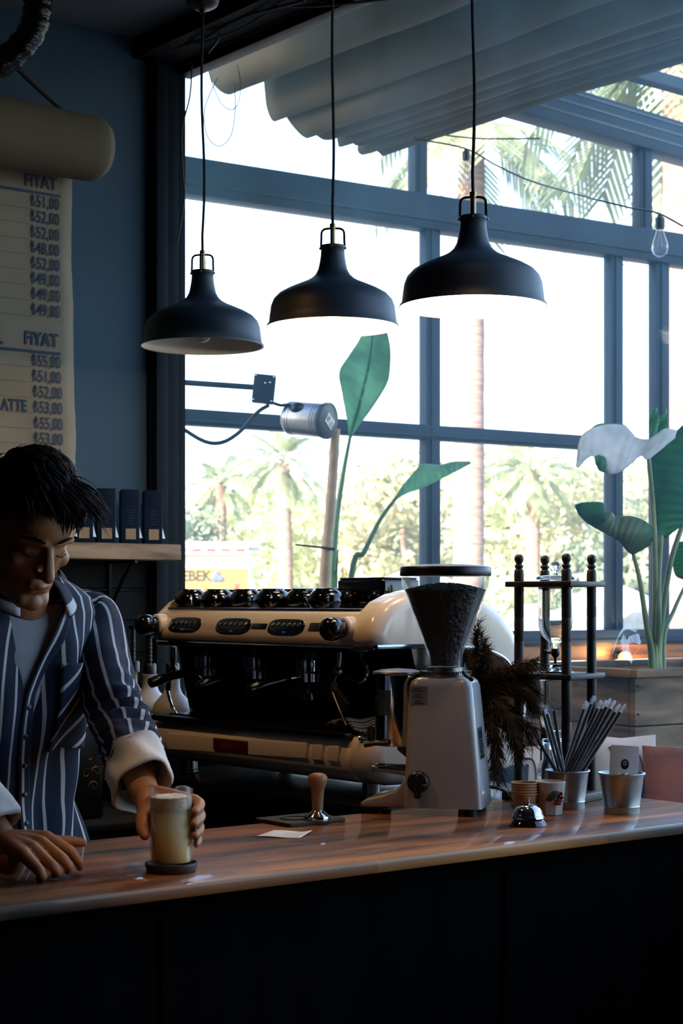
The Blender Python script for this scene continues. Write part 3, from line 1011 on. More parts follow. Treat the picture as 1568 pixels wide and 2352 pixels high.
# ------------------------------------------------------------------ cups on the machine
def cup_mesh():
    t = thing('coffee_cup', '', 'cup', (0, 0, 0), 0, 'black cups upside down on the coffee machine')
    P = [(0.037, 0.0), (0.0385, 0.004), (0.043, 0.018), (0.0435, 0.028), (0.041, 0.041), (0.034, 0.052), (0.027, 0.057), (0.027, 0.0615), (0.024, 0.0618), (0.0235, 0.059), (0, 0.058)]
    I = [(0.037, 0.0), (0.035, 0.002), (0.04, 0.02), (0.036, 0.045), (0.0, 0.053)]
    obj('cup_body', MB().lathe(P, 40).lathe(I, 40), M_gloss, t, 60)
    obj('handle', MB().tube(smoothpath([(0.04, 0, 0.014), (0.055, 0, 0.014), (0.062, 0, 0.026), (0.056, 0, 0.04), (0.041, 0, 0.042)], 14), 0.0045, 8), M_gloss, t)
    return t
cup0 = cup_mesh()
cups = [(440, 0.094, 'farthest'), (500, 0.099, 'second'), (566, 0.135, 'third'), (627, 0.099, 'fourth'), (696, 0.135, 'fifth'), (750, 0.099, 'nearest the black box')]
words = ['first black upside-down cup of the visible row, at the window-post end', 'second black upside-down cup of the visible row', 'third black upside-down cup of the visible row', 'fourth black upside-down cup of the visible row', 'fifth black upside-down cup of the visible row', 'last black upside-down cup of the visible row, next to the black box']
first = True
for (px, ly, w_), lb in zip(cups, words):
    p = RX(px, 1385, XF + ly)
    c = cup0 if first else copy_thing(cup0)
    first = False
    c.location = (p.x, p.y, 1.015 + 0.4815)
    c.scale = (1.15, 1.15, 1.0)
    c.rotation_euler = (0, 0, -2.15 + rnd.uniform(-0.2, 0.2))
    c['label'] = lb
backw = ['half-hidden black cup of the rear row, behind the gap after the second cup', 'half-hidden black cup of the rear row, behind the gap after the fourth cup', 'half-hidden black cup of the rear row, behind the last cup', 'half-hidden black cup of the rear row, behind the third and fourth cups']
for px, lb in zip((541, 668, 778, 606), backw):
    p = RX(px, 1383, XF + 0.275)
    c = copy_thing(cup0, (p.x, p.y, 1.015 + 0.4815), rnd.uniform(0, 6), lb).scale = (1.15, 1.15, 1.0)
p = RX(868, 1385, XF + 0.27)
o = thing('black_box', 'glossy black box on the machine top beside the cups', 'box', (p.x, p.y, 1.015 + 0.4815), -PI / 2)
m = MB().box((0, 0, 0.043), (0.2, 0.13, 0.086), 0.008, 3)
obj('box_body', m, M_gloss, o, 40)
m = MB().box((0, 0, 0.0885), (0.19, 0.12, 0.005), 0.002)
obj('lid', m, M_black, o, 40)

# ------------------------------------------------------------------ syrup bottles with pumps at the far end of the worktop
M_ceramic = mat('pale_ceramic', '#c9cdd0', 0.45, var=0.05, scale=12)
M_amber = mat('amber_bottle', '#a9763e', 0.35, var=0.1, scale=12)
st = thing('bottle_stand', 'low black stand at the far end of the machine carrying the pump bottles', 'stand', (-0.35, -0.49, 1.015), 0)
obj('stand_box', MB().box((0, 0, 0.07), (0.5, 0.52, 0.14), 0.004), M_black, st, 30)
obj('stand_top', MB().box((0, 0, 0.144), (0.52, 0.54, 0.008), 0.002), M_brushed, st, 30)
ZP = 1.015 + 0.148
def pump_bottle(px, py_neck, d, label, mt, s=1.0, up=0.0, slim=False):
    q = R(px, py_neck, d)
    o = thing('pump_bottle', label, 'bottle', (q.x, q.y, ZP), 0, 'pump bottles behind the coffee machine')
    h = q.z - ZP
    if slim:
        P = [(0, 0), (0.03, 0), (0.032, 0.006), (0.032, h * 0.45), (0.018, h * 0.62), (0.0135, h * 0.7), (0.0135, h * 0.96), (0.016, h), (0, h)]
    else:
        P = [(0, 0), (0.055 * s, 0), (0.06 * s, 0.006), (0.0625 * s, h * 0.16), (0.058 * s, h * 0.3), (0.044 * s, h * 0.43), (0.03 * s, h * 0.55), (0.024 * s, h * 0.68), (0.0225 * s, h * 0.95), (0.026 * s, h), (0.02 * s, h + 0.001), (0, h)]
    obj('bottle_body', MB().lathe(P, 36), mt, o)
    obj('pump_collar', MB().lathe([(0, h), (0.021, h), (0.021, h + 0.03), (0.017, h + 0.036), (0, h + 0.036)], 24), M_black, o)
    m = MB().lathe([(0, h + 0.03), (0.006, h + 0.03), (0.006, h + 0.12 + up), (0, h + 0.12 + up)], 12)
    for k in range(6):
        m.lathe([(0.0075, h + 0.045 + 0.013 * k), (0.0085, h + 0.047 + 0.013 * k), (0.0075, h + 0.049 + 0.013 * k)], 12)
    obj('pump_stem', m, M_black, o)
    H = h + 0.12 + up
    obj('pump_head', MB().lathe([(0, H), (0.014, H), (0.015, H + 0.012), (0, H + 0.014)], 16).tube([(0, 0, H + 0.006), (0.04, -0.02, H + 0.008), (0.055, -0.027, H - 0.004)], 0.005, 8), M_black, o)
    return o
pump_bottle(344, 1549, 5.66, 'pale round-bellied pump bottle behind the barista\'s forearm', M_ceramic)
pump_bottle(396, 1549, 5.45, 'grey round-bellied pump bottle seen under the left steam knob', M_ceramic, 1.0)
pump_bottle(306, 1543, 5.75, 'amber pump bottle with a tall stem beside the striped sleeve', M_amber, 0.9, 0.02, slim=True)
# ------------------------------------------------------------------ coffee grinder
M_grey = mat('silver_grey_enamel', '#a6a9ad', 0.32, 0.0, var=0.03, scale=20, coat=0.4)
gpos = RZ(1034, 1868, ZB)
gpos = CF((1034 - 784) / FPX * 4.16, 4.16, ZB)
ga = math.atan2((RIGHT * math.cos(0.227) - FWD * math.sin(0.227)).y, (RIGHT * math.cos(0.227) - FWD * math.sin(0.227)).x)
gr = thing('coffee_grinder', 'silver-grey coffee grinder with a bean-filled cone hopper on the bar', 'grinder', gpos, ga)
def rrect(x0, x1, y0, y1, r, n=5):
    out = []
    for cx, cy, a0 in ((x1 - r, y1 - r, 0), (x0 + r, y1 - r, PI / 2), (x0 + r, y0 + r, PI), (x1 - r, y0 + r, 1.5 * PI)):
        for k in range(n + 1):
            a = a0 + PI / 2 * k / n
            out.append((cx + r * math.cos(a), cy + r * math.sin(a)))
    return out
def loft(secs, cap=True):
    mm = MB()
    n = len(secs[0][1])
    vs, fs = [], []
    for z, pl in secs:
        vs += [Vector((x, y, z)) for x, y in pl]
    for i in range(len(secs) - 1):
        for k in range(n):
            fs.append((i * n + k, i * n + (k + 1) % n, (i + 1) * n + (k + 1) % n, (i + 1) * n + k))
    if cap:
        fs.append(tuple(range(n))[::-1])
        fs.append(tuple((len(secs) - 1) * n + k for k in range(n)))
    mm.add(vs, fs)
    return mm
secs = [(0.018, rrect(-0.098, 0.088, -0.088, 0.088, 0.012)), (0.1, rrect(-0.096, 0.082, -0.084, 0.084, 0.014)), (0.3, rrect(-0.089, 0.063, -0.074, 0.074, 0.018)),
        (0.314, rrect(-0.085, 0.058, -0.07, 0.07, 0.02)), (0.322, rrect(-0.076, 0.048, -0.061, 0.061, 0.02)), (0.325, rrect(-0.06, 0.035, -0.048, 0.048, 0.02))]
obj('grinder_body', loft(secs), M_grey, gr, 40)
m = MB().prism([(-0.2, 0.016), (-0.203, 0.026), (-0.19, 0.035), (-0.15, 0.045), (-0.12, 0.056), (-0.102, 0.075), (-0.09, 0.11), (-0.08, 0.11), (-0.08, 0.016)], -0.078, 0.078, 'y', 0.016, 4)
obj('base_foot', m, M_grey, gr, 45)
m = MB()
for x, y in ((-0.17, -0.05), (-0.17, 0.05), (0.06, -0.065), (0.06, 0.065)):
    m = MB().lathe([(0, 0), (0.016, 0), (0.014, 0.02), (0, 0.02)], 16, c=(x, y, 0))
    obj('rubber_foot', m, M_rubber, gr)
HX = -0.012
m = MB().lathe([(0, 0.324), (0.06, 0.324), (0.062, 0.33), (0.06, 0.337), (0.045, 0.338), (0.045, 0.346), (0, 0.346)], 40, c=(HX, 0, 0))
for k in range(72):
    a = 2 * PI * k / 72
    m.box((HX + 0.061 * math.cos(a), 0.061 * math.sin(a), 0.3335), (0.002, 0.002, 0.008))
obj('grind_dial', m, M_brushed, gr, 40)
obj('dial_stop', MB().tube([(HX + 0.05, -0.05, 0.337), (0.05, -0.072, 0.328), (0.062, -0.074, 0.322)], 0.004, 8).ball((0.062, -0.074, 0.322), 0.006, 10, 8), M_black, gr)
hp = [(0.041, 0.345), (0.041, 0.362), (0.042, 0.378), (0.1, 0.53), (0.105, 0.545), (0.106, 0.573), (0.1045, 0.573), (0.1035, 0.546), (0.0985, 0.531), (0.0405, 0.378), (0.0395, 0.345)]
hop = obj('hopper', MB().lathe(hp, 56, c=(HX, 0, 0)), M_clear, gr, 40)
obj('hopper_lid', MB().lathe([(0, 0.564), (0.108, 0.564), (0.1095, 0.567), (0.1095, 0.583), (0.107, 0.586), (0.09, 0.589), (0.05, 0.592), (0, 0.593)], 56, c=(HX, 0, 0)), M_black, gr, 40)
M_bean = mat('roasted_beans', '#2a1a12', 0.38, var=0.35, scale=90, bump=0.8, bscale=120)
m = MB()
def beanbody(u, v):
    a = 2 * PI * u
    if v < 0.8:
        t = v / 0.8
        z = 0.35 + (0.528 - 0.35) * t
        r = ipol([(0.35, 0.036), (0.378, 0.0385), (0.53, 0.0965)], z) * 1.0
    else:
        t = (v - 0.8) / 0.2
        r = 0.096 * (1 - t)
        z = 0.528 + 0.017 * math.sin(PI / 2 * t)
    k = 0.0016 * mnoise.noise(Vector((math.cos(a) * r * 110, math.sin(a) * r * 110, z * 110)))
    return Vector((HX + (r + k - 0.0015) * math.cos(a), (r + k - 0.0015) * math.sin(a), z + k))
m.grid(64, 40, beanbody, closed=True)
for k in range(420):
    a = rnd.uniform(0, 2 * PI); r = 0.094 * math.sqrt(rnd.random())
    z = 0.528 + 0.017 * math.cos(PI / 2 * r / 0.096) + 0.001
    m.ball((HX + r * math.cos(a), r * math.sin(a), z), (0.0055, 0.0038, 0.003), 7, 5, rot=Matrix.Rotation(rnd.uniform(0, 6), 3, 'Z') @ Matrix.Rotation(rnd.uniform(-0.6, 0.6), 3, 'X'))
o = obj('coffee_beans', m, M_bean, gr, 60)
o['kind'] = 'stuff'
DX = -0.128
m = MB().lathe([(0, 0.158), (0.0535, 0.158), (0.0545, 0.162), (0.0545, 0.328), (0, 0.328)], 48, c=(DX, 0, 0))
ds = obj('doser', m, M_steel, gr, 40)
obj('doser_lid', MB().lathe([(0, 0.327), (0.06, 0.327), (0.062, 0.331), (0.06, 0.335), (0.04, 0.34), (0, 0.343)], 48, c=(DX, 0, 0)), M_brushed, gr, 40)
def dwin(u, v):
    a = -PI / 2 - 0.75 + 0.62 * u
    return Vector((DX + 0.0553 * math.cos(a), 0.0553 * math.sin(a), 0.232 + 0.06 * v))
obj('doser_window', MB().grid(10, 4, dwin), mat('smoked_acrylic', '#3d504d', 0.18, var=0.15, scale=20), ds, 0, solid=0.002)
m = MB().tube([(DX - 0.01, -0.052, 0.168), (DX - 0.045, -0.05, 0.166), (DX - 0.07, -0.048, 0.162)], [0.012, 0.011, 0.013], 12, flat=0.6).tube([(DX - 0.055, -0.045, 0.165), (DX - 0.06, -0.03, 0.2)], 0.009, 10)
obj('doser_lever', m, M_black, ds)
m = MB().prism([(-0.02, 0.165), (0.028, 0.165), (0.026, 0.135), (0.014, 0.122), (0.004, 0.128), (-0.02, 0.148)], -0.02, 0.02, 'y', 0.003, 2, M=Matrix.Translation((DX + 0.022, 0, 0)))
obj('doser_spout', m, M_black, ds, 40)
m = MB()
for y in (-0.03, 0.03):
    m.tube([(-0.09, y, 0.098), (-0.13, y, 0.1), (-0.185, y * 0.9, 0.104)], [0.012, 0.009, 0.007], 10)
m.tube([(-0.176, -0.03, 0.111), (-0.15, -0.032, 0.112)], 0.004, 8)
obj('portafilter_fork', m, M_brushed, gr)
K = Matrix.Translation((-0.062, -0.0855, 0.079)) @ Matrix.Rotation(PI / 2, 4, 'X')
sw = obj('switch_dial', MB().lathe([(0, 0.012), (0.021, 0.012), (0.0255, 0.008), (0.0265, 0), (0.0265, -0.004)], 36, K).box((0, -0.021, 0.008), (0.016, 0.034, 0.014), 0.004, M=K), M_black, gr, 40)
m = MB()
for s_, x, y, sz in (('0', 0.0, 0.015, 0.006), ('I', 0.0125, 0.009, 0.005), ('START', 0.0175, -0.007, 0.0042)):
    text_into(m, s_, sz, K @ Matrix.Translation((x, y, 0.0128)), 'CENTER', 0.0002)
obj('lettering', m, M_white, sw, 0, fixn=False)
# patent stickers on the side
M_foil = mat('silver_foil_label', '#8f8e88', 0.5, 0.4, var=0.05, scale=30)
tilt = math.atan2(0.010, 0.2)
KS = Matrix.Translation((-0.064, -0.0748, 0.283)) @ Matrix.Rotation(PI / 2 - tilt, 4, 'X')
lb = obj('patent_label', MB().box((0, 0, 0), (0.043, 0.042, 0.0012), M=KS), M_foil, gr, 0)
m = MB()
for k, s_ in enumerate(('BREVETTO', 'PATENT', 'BREVET')):
    y0 = 0.0135 - k * 0.0145
    text_into(m, s_, 0.0048, KS @ Matrix.Translation((0, y0, 0.0009)), 'CENTER', 0.0002, 0.0001)
    m.box((0, y0 - 0.003, 0.0008), (0.036 - 0.004 * k, 0.001, 0.0004), M=KS)
    m.box((0, y0 - 0.0052, 0.0008), (0.03, 0.001, 0.0004), M=KS)
obj('lettering', m, M_print, lb, 0, fixn=False)
# rating plate on the rear face
tr = math.atan2(0.02, 0.2)
KR = Matrix.Translation((0.0755, -0.02, 0.168)) @ Matrix.Rotation(-tr, 4, 'Y') @ Matrix.Rotation(PI / 2, 4, 'Z') @ Matrix.Rotation(PI / 2, 4, 'X')
lb = obj('rating_plate', MB().box((0, 0, 0), (0.07, 0.075, 0.0024), 0.001, M=KR), M_brushed, gr, 0)
m = MB()
for k in range(4):
    m.box((-0.024 + k * 0.016, 0.022, 0.0014), (0.011, 0.02, 0.0006), M=KR)
for k in range(7):
    m.box((0, 0.004 - k * 0.0042, 0.0014), (0.058, 0.0022, 0.0006), M=KR)
for k in range(8):
    m.box((-0.026 + k * 0.0074, -0.031, 0.0014), (0.004, 0.008, 0.0006), M=KR)
obj('plate_print', m, M_dark, lb, 0)
m = MB().tube(smoothpath([(0.09, 0.03, 0.06), (0.12, 0.05, 0.05), (0.14, 0.12, 0.01), (0.12, 0.2, 0.006)], 16), 0.004, 8)
obj('power_cord', m, M_black, gr)

# ------------------------------------------------------------------ dried pampas grass behind the grinder
M_grass = mat('dried_grass', '#4d3b22', 0.8, var=0.3, scale=30, trans=0.3)
vb = CF((1085 - 784) / FPX * 4.34, 4.34, ZB)
o = thing('dried_grass', 'bunch of brown dried pampas grass drooping behind the grinder', 'dried plant', vb)
vz = MB().lathe([(0, 0), (0.035, 0), (0.04, 0.02), (0.04, 0.1), (0.028, 0.15), (0.022, 0.18), (0.02, 0.18), (0.026, 0.15), (0.036, 0.1), (0.0, 0.02)], 28)
obj('vase', vz, M_gloss, o)
plumes = [([(1092, 1690), (1092, 1600), (1096, 1520), (1090, 1440)], 4.34), ([(1092, 1690), (1105, 1590), (1110, 1530), (1112, 1470)], 4.36),
          ([(1094, 1690), (1120, 1590), (1170, 1545), (1228, 1555)], 4.3), ([(1094, 1690), (1125, 1560), (1180, 1530), (1225, 1520)], 4.28),
          ([(1094, 1690), (1130, 1600), (1185, 1585), (1238, 1630)], 4.27), ([(1094, 1690), (1130, 1620), (1175, 1630), (1222, 1690)], 4.28),
          ([(1096, 1695), (1125, 1640), (1160, 1660), (1195, 1740)], 4.3), ([(1096, 1700), (1115, 1650), (1138, 1690), (1146, 1760)], 4.26),
          ([(1096, 1690), (1135, 1570), (1190, 1560), (1235, 1590)], 4.31), ([(1094, 1690), (1118, 1620), (1150, 1640), (1178, 1720)], 4.25),
          ([(1094, 1690), (1110, 1640), (1128, 1700), (1142, 1790)], 4.24), ([(1094, 1690), (1100, 1560), (1104, 1510), (1120, 1490)], 4.33)]
plumes2 = []
for pl, d in plumes:
    plumes2.append((pl, d))
    for q in range(2):
        e = pl[-1]; w = pl[-2]
        plumes2.append((pl[:1] + [(pl[1][0] + rnd.uniform(-5, 9), pl[1][1] + rnd.uniform(-8, 10)), (w[0] + rnd.uniform(-8, 12), w[1] + rnd.uniform(-16, 16)), (e[0] + rnd.uniform(-12, 10), e[1] + rnd.uniform(-24, 24))], d + rnd.uniform(-0.03, 0.03)))
for pl, d in plumes2:
    dn = [4.34, (4.34 + d) / 2, d, d - 0.02]
    path = smoothpath([R(x, y, q) - vb for (x, y), q in zip(pl, dn)], 30)
    root = Vector((rnd.uniform(-0.006, 0.006), rnd.uniform(-0.006, 0.006), 0.1))
    m = MB().tube([root] + path, [0.0018] * 2 + [0.0015] * 28 + [0.0006, 0.0004], 5)
    for k in range(240):
        t = 0.2 + 0.8 * (k / 240)
        i = min(int(t * 30), 29)
        b0 = path[i].lerp(path[i + 1], t * 30 - i)
        tg = (path[i + 1] - path[i]).normalized()
        side = tg.cross(Vector((rnd.uniform(-1, 1), rnd.uniform(-1, 1), rnd.uniform(-1, 1)))).normalized()
        L = rnd.uniform(0.016, 0.046) * (1.25 - 0.5 * t)
        p1 = b0 + (tg * 0.7 + side * 0.45) * L * 0.5
        p2 = b0 + (tg * 0.9 + side * 0.7 + Vector((0, 0, -0.3))) * L
        m.tube([b0, p1, p2], [0.0004, 0.0008, 0.0002], 3, caps=False)
    obj('plume', m, M_grass, o, 0, fixn=False)

# ------------------------------------------------------------------ cold drip tower
M_solidglass = bpy.data.materials.new('laboratory_glass')
M_solidglass.use_nodes = True
_t = M_solidglass.node_tree
_b = _t.nodes['Principled BSDF']
_n = _t.nodes.new('ShaderNodeTexNoise'); _n.inputs['Scale'].default_value = 40
_r = _t.nodes.new('ShaderNodeMapRange'); _r.inputs['To Min'].default_value = 0.0; _r.inputs['To Max'].default_value = 0.05
_t.links.new(_n.outputs[0], _r.inputs['Value']); _t.links.new(_r.outputs[0], _b.inputs['Roughness'])
setin(_b, ['Transmission Weight'], 1.0); setin(_b, ['IOR'], 1.45); _b.inputs['Base Color'].default_value = (0.95, 0.98, 0.98, 1)
M_blackwood = mat('black_stained_wood', '#121112', 0.5, var=0.2, scale=30, stretch=(1, 1, 0.2))
bb = math.radians(35.5)
e2 = RIGHT * math.sin(bb) + FWD * math.cos(bb)
tpos = CF((1275 - 784) / FPX * 4.43, 4.43, ZB)
tw_ = thing('drip_tower', 'black wooden cold-drip coffee tower holding glass vessels on the bar', 'coffee dripper', tpos, math.atan2(e2.y, e2.x))
for nm, z, s_, t_ in (('base_plate', 0.011, 0.2, 0.022), ('middle_shelf', 0.3145, 0.188, 0.014), ('top_shelf', 0.5465, 0.188, 0.014)):
    obj(nm, MB().box((0, 0, z), (s_, s_, t_), 0.003), M_blackwood, tw_, 30)
HP = 0.0675
for sx in (-1, 1):
    for sy in (-1, 1):
        P = [(0, 0.02), (0.0125, 0.02), (0.0125, 0.15), (0.0118, 0.152), (0.0125, 0.154), (0.0125, 0.2), (0.0118, 0.202), (0.0125, 0.204), (0.0122, 0.4), (0.0115, 0.402), (0.0122, 0.404), (0.0122, 0.46), (0.0115, 0.462), (0.0122, 0.464), (0.0125, 0.574), (0.0115, 0.577), (0, 0.577)]
        po = obj('post', MB().lathe(P, 20, c=(sx * HP, sy * HP, 0)), M_blackwood, tw_, 50)
        F = [(0.0118, 0.576), (0.0118, 0.582), (0.0085, 0.584), (0.0085, 0.587), (0.011, 0.59), (0.011, 0.594), (0.0075, 0.597), (0.008, 0.6), (0.0112, 0.606), (0.0118, 0.611), (0.0105, 0.618), (0.006, 0.622), (0, 0.623)]
        obj('finial', MB().lathe(F, 20, c=(sx * HP, sy * HP, 0)), M_blackwood, po, 60)
up_ = [(0.044, 0.555), (0.045, 0.55), (0.0445, 0.545), (0.0435, 0.46), (0.042, 0.435), (0.034, 0.415), (0.02, 0.402), (0.011, 0.396), (0.009, 0.37), (0.0075, 0.37), (0.0095, 0.396), (0.0185, 0.404), (0.032, 0.418), (0.04, 0.436), (0.0418, 0.46), (0.0428, 0.545)]
gv = obj('upper_vessel', MB().lathe(up_, 48), M_solidglass, tw_, 60)
obj('vessel_lid', MB().lathe([(0, 0.56), (0.046, 0.558), (0.05, 0.561), (0.048, 0.566), (0.03, 0.569), (0.008, 0.571), (0.006, 0.578), (0.012, 0.586), (0.014, 0.594), (0.01, 0.602), (0, 0.605)], 40), M_solidglass, gv, 60)
m = MB().lathe([(0, 0.352), (0.006, 0.352), (0.0105, 0.358), (0.0115, 0.368), (0.009, 0.374), (0, 0.374)], 20).tube([(-0.0, 0.0, 0.363), (0.012, 0.03, 0.363)], 0.0035, 8).box((0.0135, 0.034, 0.363), (0.012, 0.008, 0.016), 0.003).lathe([(0, 0.335), (0.0035, 0.335), (0.0045, 0.353), (0, 0.353)], 14)
m.v = [p + Vector((0, 0, 0.009)) for p in m.v]
obj('drip_valve', m, M_black, tw_, 50)
obj('lower_lid', MB().lathe([(0.012, 0.337), (0.019, 0.342), (0.0205, 0.343), (0.014, 0.334), (0.009, 0.327), (0.02, 0.326), (0.044, 0.325), (0.046, 0.322), (0, 0.322)], 40), M_solidglass, tw_, 60)
lw = [(0.037, 0.32), (0.038, 0.3), (0.0375, 0.2), (0.034, 0.184), (0.02, 0.176), (0.014, 0.17), (0.012, 0.145), (0.0105, 0.145), (0.0125, 0.17), (0.019, 0.178), (0.032, 0.186), (0.036, 0.2), (0.0365, 0.3)]
obj('lower_vessel', MB().lathe(lw, 44), M_solidglass, tw_, 60)
bk = [(0, 0.023), (0.046, 0.023), (0.048, 0.028), (0.048, 0.07), (0.044, 0.09), (0.034, 0.1), (0.034, 0.15), (0.036, 0.152), (0.0335, 0.152), (0.0325, 0.1), (0.0425, 0.089), (0.0465, 0.07), (0.0465, 0.029), (0, 0.027)]
m = MB().lathe(bk, 44)
obj('collecting_beaker', m, M_solidglass, tw_, 60)

# ------------------------------------------------------------------ tin buckets, straws, card, sachets
M_tin = mat('galvanised_tin', '#9ea7b0', 0.34, 0.9, var=0.08, scale=14)
def bucket(loc, r, rb, h, label):
    o = thing('tin_bucket', label, 'bucket', loc, rnd.uniform(0, 3), 'small tin buckets on the bar')
    P = [(0, 0.003), (rb - 0.002, 0.003), (rb, 0.0), (rb + 0.001, 0.004), (rb, 0.014), (rb + 0.002, 0.017), (rb + 0.001, 0.02), (r - 0.002, h - 0.006), (r, h - 0.004), (r + 0.002, h - 0.001), (r + 0.001, h + 0.001), (r - 0.001, h), (r - 0.003, h - 0.006), (rb - 0.001, 0.02), (rb - 0.002, 0.006), (0, 0.006)]
    obj('bucket_body', MB().lathe(P, 48), M_tin, o, 45)
    return o
b1 = CF((1303 - 784) / FPX * 4.245, 4.245, ZB)
b2 = CF((1427 - 784) / FPX * 4.14, 4.14, ZB)
bucket(b1, 0.053, 0.041, 0.092, 'tin bucket full of wrapped black straws')
bucket(b2, 0.0545, 0.0415, 0.096, 'tin bucket holding a white card, nearest the right edge')
M_straw = mat('black_straw', '#0c0d0f', 0.3, var=0.1, scale=40)
M_film = glass_mat('clear_film', (0.93, 0.95, 0.97), dust_haze=0.05, dvar=0.2, gloss=2.2, rough=0.12, dscale=(60, 60, 25))
straws = [((1276, 1770), (1212, 1660), 4.26, 4.3, 'lone wrapped straw leaning farthest left, towards the dried grass'),
          ((1284, 1772), (1246, 1632), 4.24, 4.25, 'left-leaning wrapped straw with a crumpled film tip, next to the lone one'),
          ((1292, 1772), (1256, 1640), 4.22, 4.22, 'left-leaning wrapped straw in front of the crumpled-tip one'),
          ((1293, 1770), (1272, 1632), 4.27, 4.32, 'thin-looking wrapped straw standing behind the left-leaning pair'),
          ((1293, 1770), (1341, 1630), 4.28, 4.33, 'first right-leaning wrapped straw, beside the tower\'s front post'),
          ((1300, 1772), (1357, 1618), 4.26, 4.3, 'tall right-leaning wrapped straw with high pointed film'),
          ((1304, 1772), (1372, 1628), 4.25, 4.28, 'third wrapped straw from the front post, leaning right'),
          ((1310, 1772), (1383, 1628), 4.24, 4.26, 'fourth wrapped straw from the front post, leaning right'),
          ((1316, 1772), (1392, 1624), 4.22, 4.22, 'fifth wrapped straw from the front post, in the thick of the bunch'),
          ((1322, 1773), (1402, 1628), 4.23, 4.24, 'sixth wrapped straw from the front post, in the thick of the bunch'),
          ((1328, 1773), (1412, 1636), 4.25, 4.26, 'second wrapped straw from the right end of the bunch'),
          ((1336, 1773), (1424, 1636), 4.22, 4.21, 'rightmost wrapped straw, leaning farthest towards the card')]
for (a, t, da, dt, lb) in straws:
    p0 = R(a[0], a[1], da); p1 = R(t[0], t[1], dt)
    dr = (p1 - p0).normalized()
    base = p0 - dr * 0.075
    base.z = max(base.z, ZB + 0.012)
    c0 = Vector((b1.x, b1.y, base.z))
    off = base - c0
    if off.length > 0.032:
        base = c0 + off * (0.032 / off.length)
    L = (p1 - base).length
    o = thing('drinking_straw', lb, 'straw', base, 0, 'wrapped black straws in the tin bucket')
    v = p1 - base
    q = v.normalized()
    obj('straw_tube', MB().tube([Vector(), v], 0.0042, 10), M_straw, o, 40)
    sd = q.orthogonal().normalized()
    m = MB().tube([q * 0.005, v * 0.5, v, v + q * 0.004], [0.0052, 0.0056, 0.0052, 0.004], 8, caps=False)
    tip = [v + q * 0.002, v + q * 0.012 + sd * 0.003, v + q * 0.022 - sd * 0.002 + Vector((0.002, 0, 0))]
    m.tube(tip, [0.005, 0.0085, 0.006], 5, caps=False, flat=0.3)
    obj('film_wrapper', m, M_film, o, 30, fixn=False)
# card (its code is left out), with the round dark emblem
M_card = mat('white_plastic_card', '#e6eaf2', 0.4, var=0.02, scale=10)
cp = R(1431, 1790, 4.155)
o = thing('display_card', 'white rounded card with a dark oval emblem standing in the right tin bucket', 'card', cp, ga + 0.08)
TL = Matrix.Rotation(-0.12, 4, 'X') @ Matrix.Rotation(0.05, 4, 'Y')
m = MB().prism(rrect(-0.034, 0.034, -0.05, 0.081, 0.005), -0.0015, 0.0015, 'y', 0.0006, 2, M=TL)
obj('card_panel', m, M_card, o, 40)
m = MB().lathe([(0, 0.0006), (0.0094, 0.0006), (0.0094, 0)], 28, M=TL @ Matrix.Translation((0.002, -0.0015, 0.036)) @ Matrix.Rotation(PI / 2, 4, 'X') @ Matrix.Diagonal((1, 1.3, 1, 1)))
em_ = obj('emblem', m, M_navy, o, 40)
m = MB()
K = TL @ Matrix.Translation((0.002, -0.0026, 0.0385)) @ Matrix.Rotation(PI / 2, 4, 'X')
ring = [Vector((0.0042 * math.cos(t), 0.0055 * math.sin(t), 0)) for t in [2 * PI * k / 24 for k in range(25)]]
m.tube(ring, 0.0004, 5, M=K)
m.tube([Vector((-0.002, 0.002, 0)), Vector((0.001, 0.0035, 0)), Vector((0.0015, 0.0, 0)), Vector((-0.001, -0.002, 0)), Vector((0.0022, -0.003, 0))], 0.0004, 5, M=K)
obj('emblem_ring', m, M_card, em_, 0)
for k, (dx, dy, a, tz) in enumerate(((-0.028, -0.008, 0.5, 0.3), (-0.012, -0.02, -0.2, -0.25), (0.004, -0.026, 0.2, 0.2), (0.03, 0.0, 1.1, -0.2))):
    w_ = ('leftmost paper sachet sticking out of the card bucket', 'paper sachet leaning across the front of the card bucket', 'paper sachet lying low in the front of the card bucket', 'paper sachet at the right inside the card bucket')[k]
    s_ = thing('paper_sachet', w_, 'sachet', (b2.x + dx * 0.8, b2.y + dy * 0.8, ZB + 0.052), a + ga, 'paper sachets in the card bucket')
    Kk = Matrix.Rotation(tz, 4, 'Y')
    def sa(u, v):
        return Kk @ Vector((-0.0125 + 0.025 * u, 0.003 * math.sin(PI * u) * math.sin(PI * v), -0.028 + 0.072 * v))
    def sb(u, v):
        return Kk @ Vector((-0.0125 + 0.025 * u, -0.003 * math.sin(PI * u) * math.sin(PI * v), -0.028 + 0.072 * v))
    obj('sachet_body', MB().grid(6, 8, sa).grid(6, 8, sb), M_white, s_, 60)
    obj('printed_band', MB().grid(6, 2, lambda u, v: Kk @ Vector((-0.012 + 0.024 * u, -0.0033 * math.sin(PI * u) - 0.0004, 0.012 + 0.012 * v))), mat('brown_print', '#6a4a35', 0.7), s_, 60)

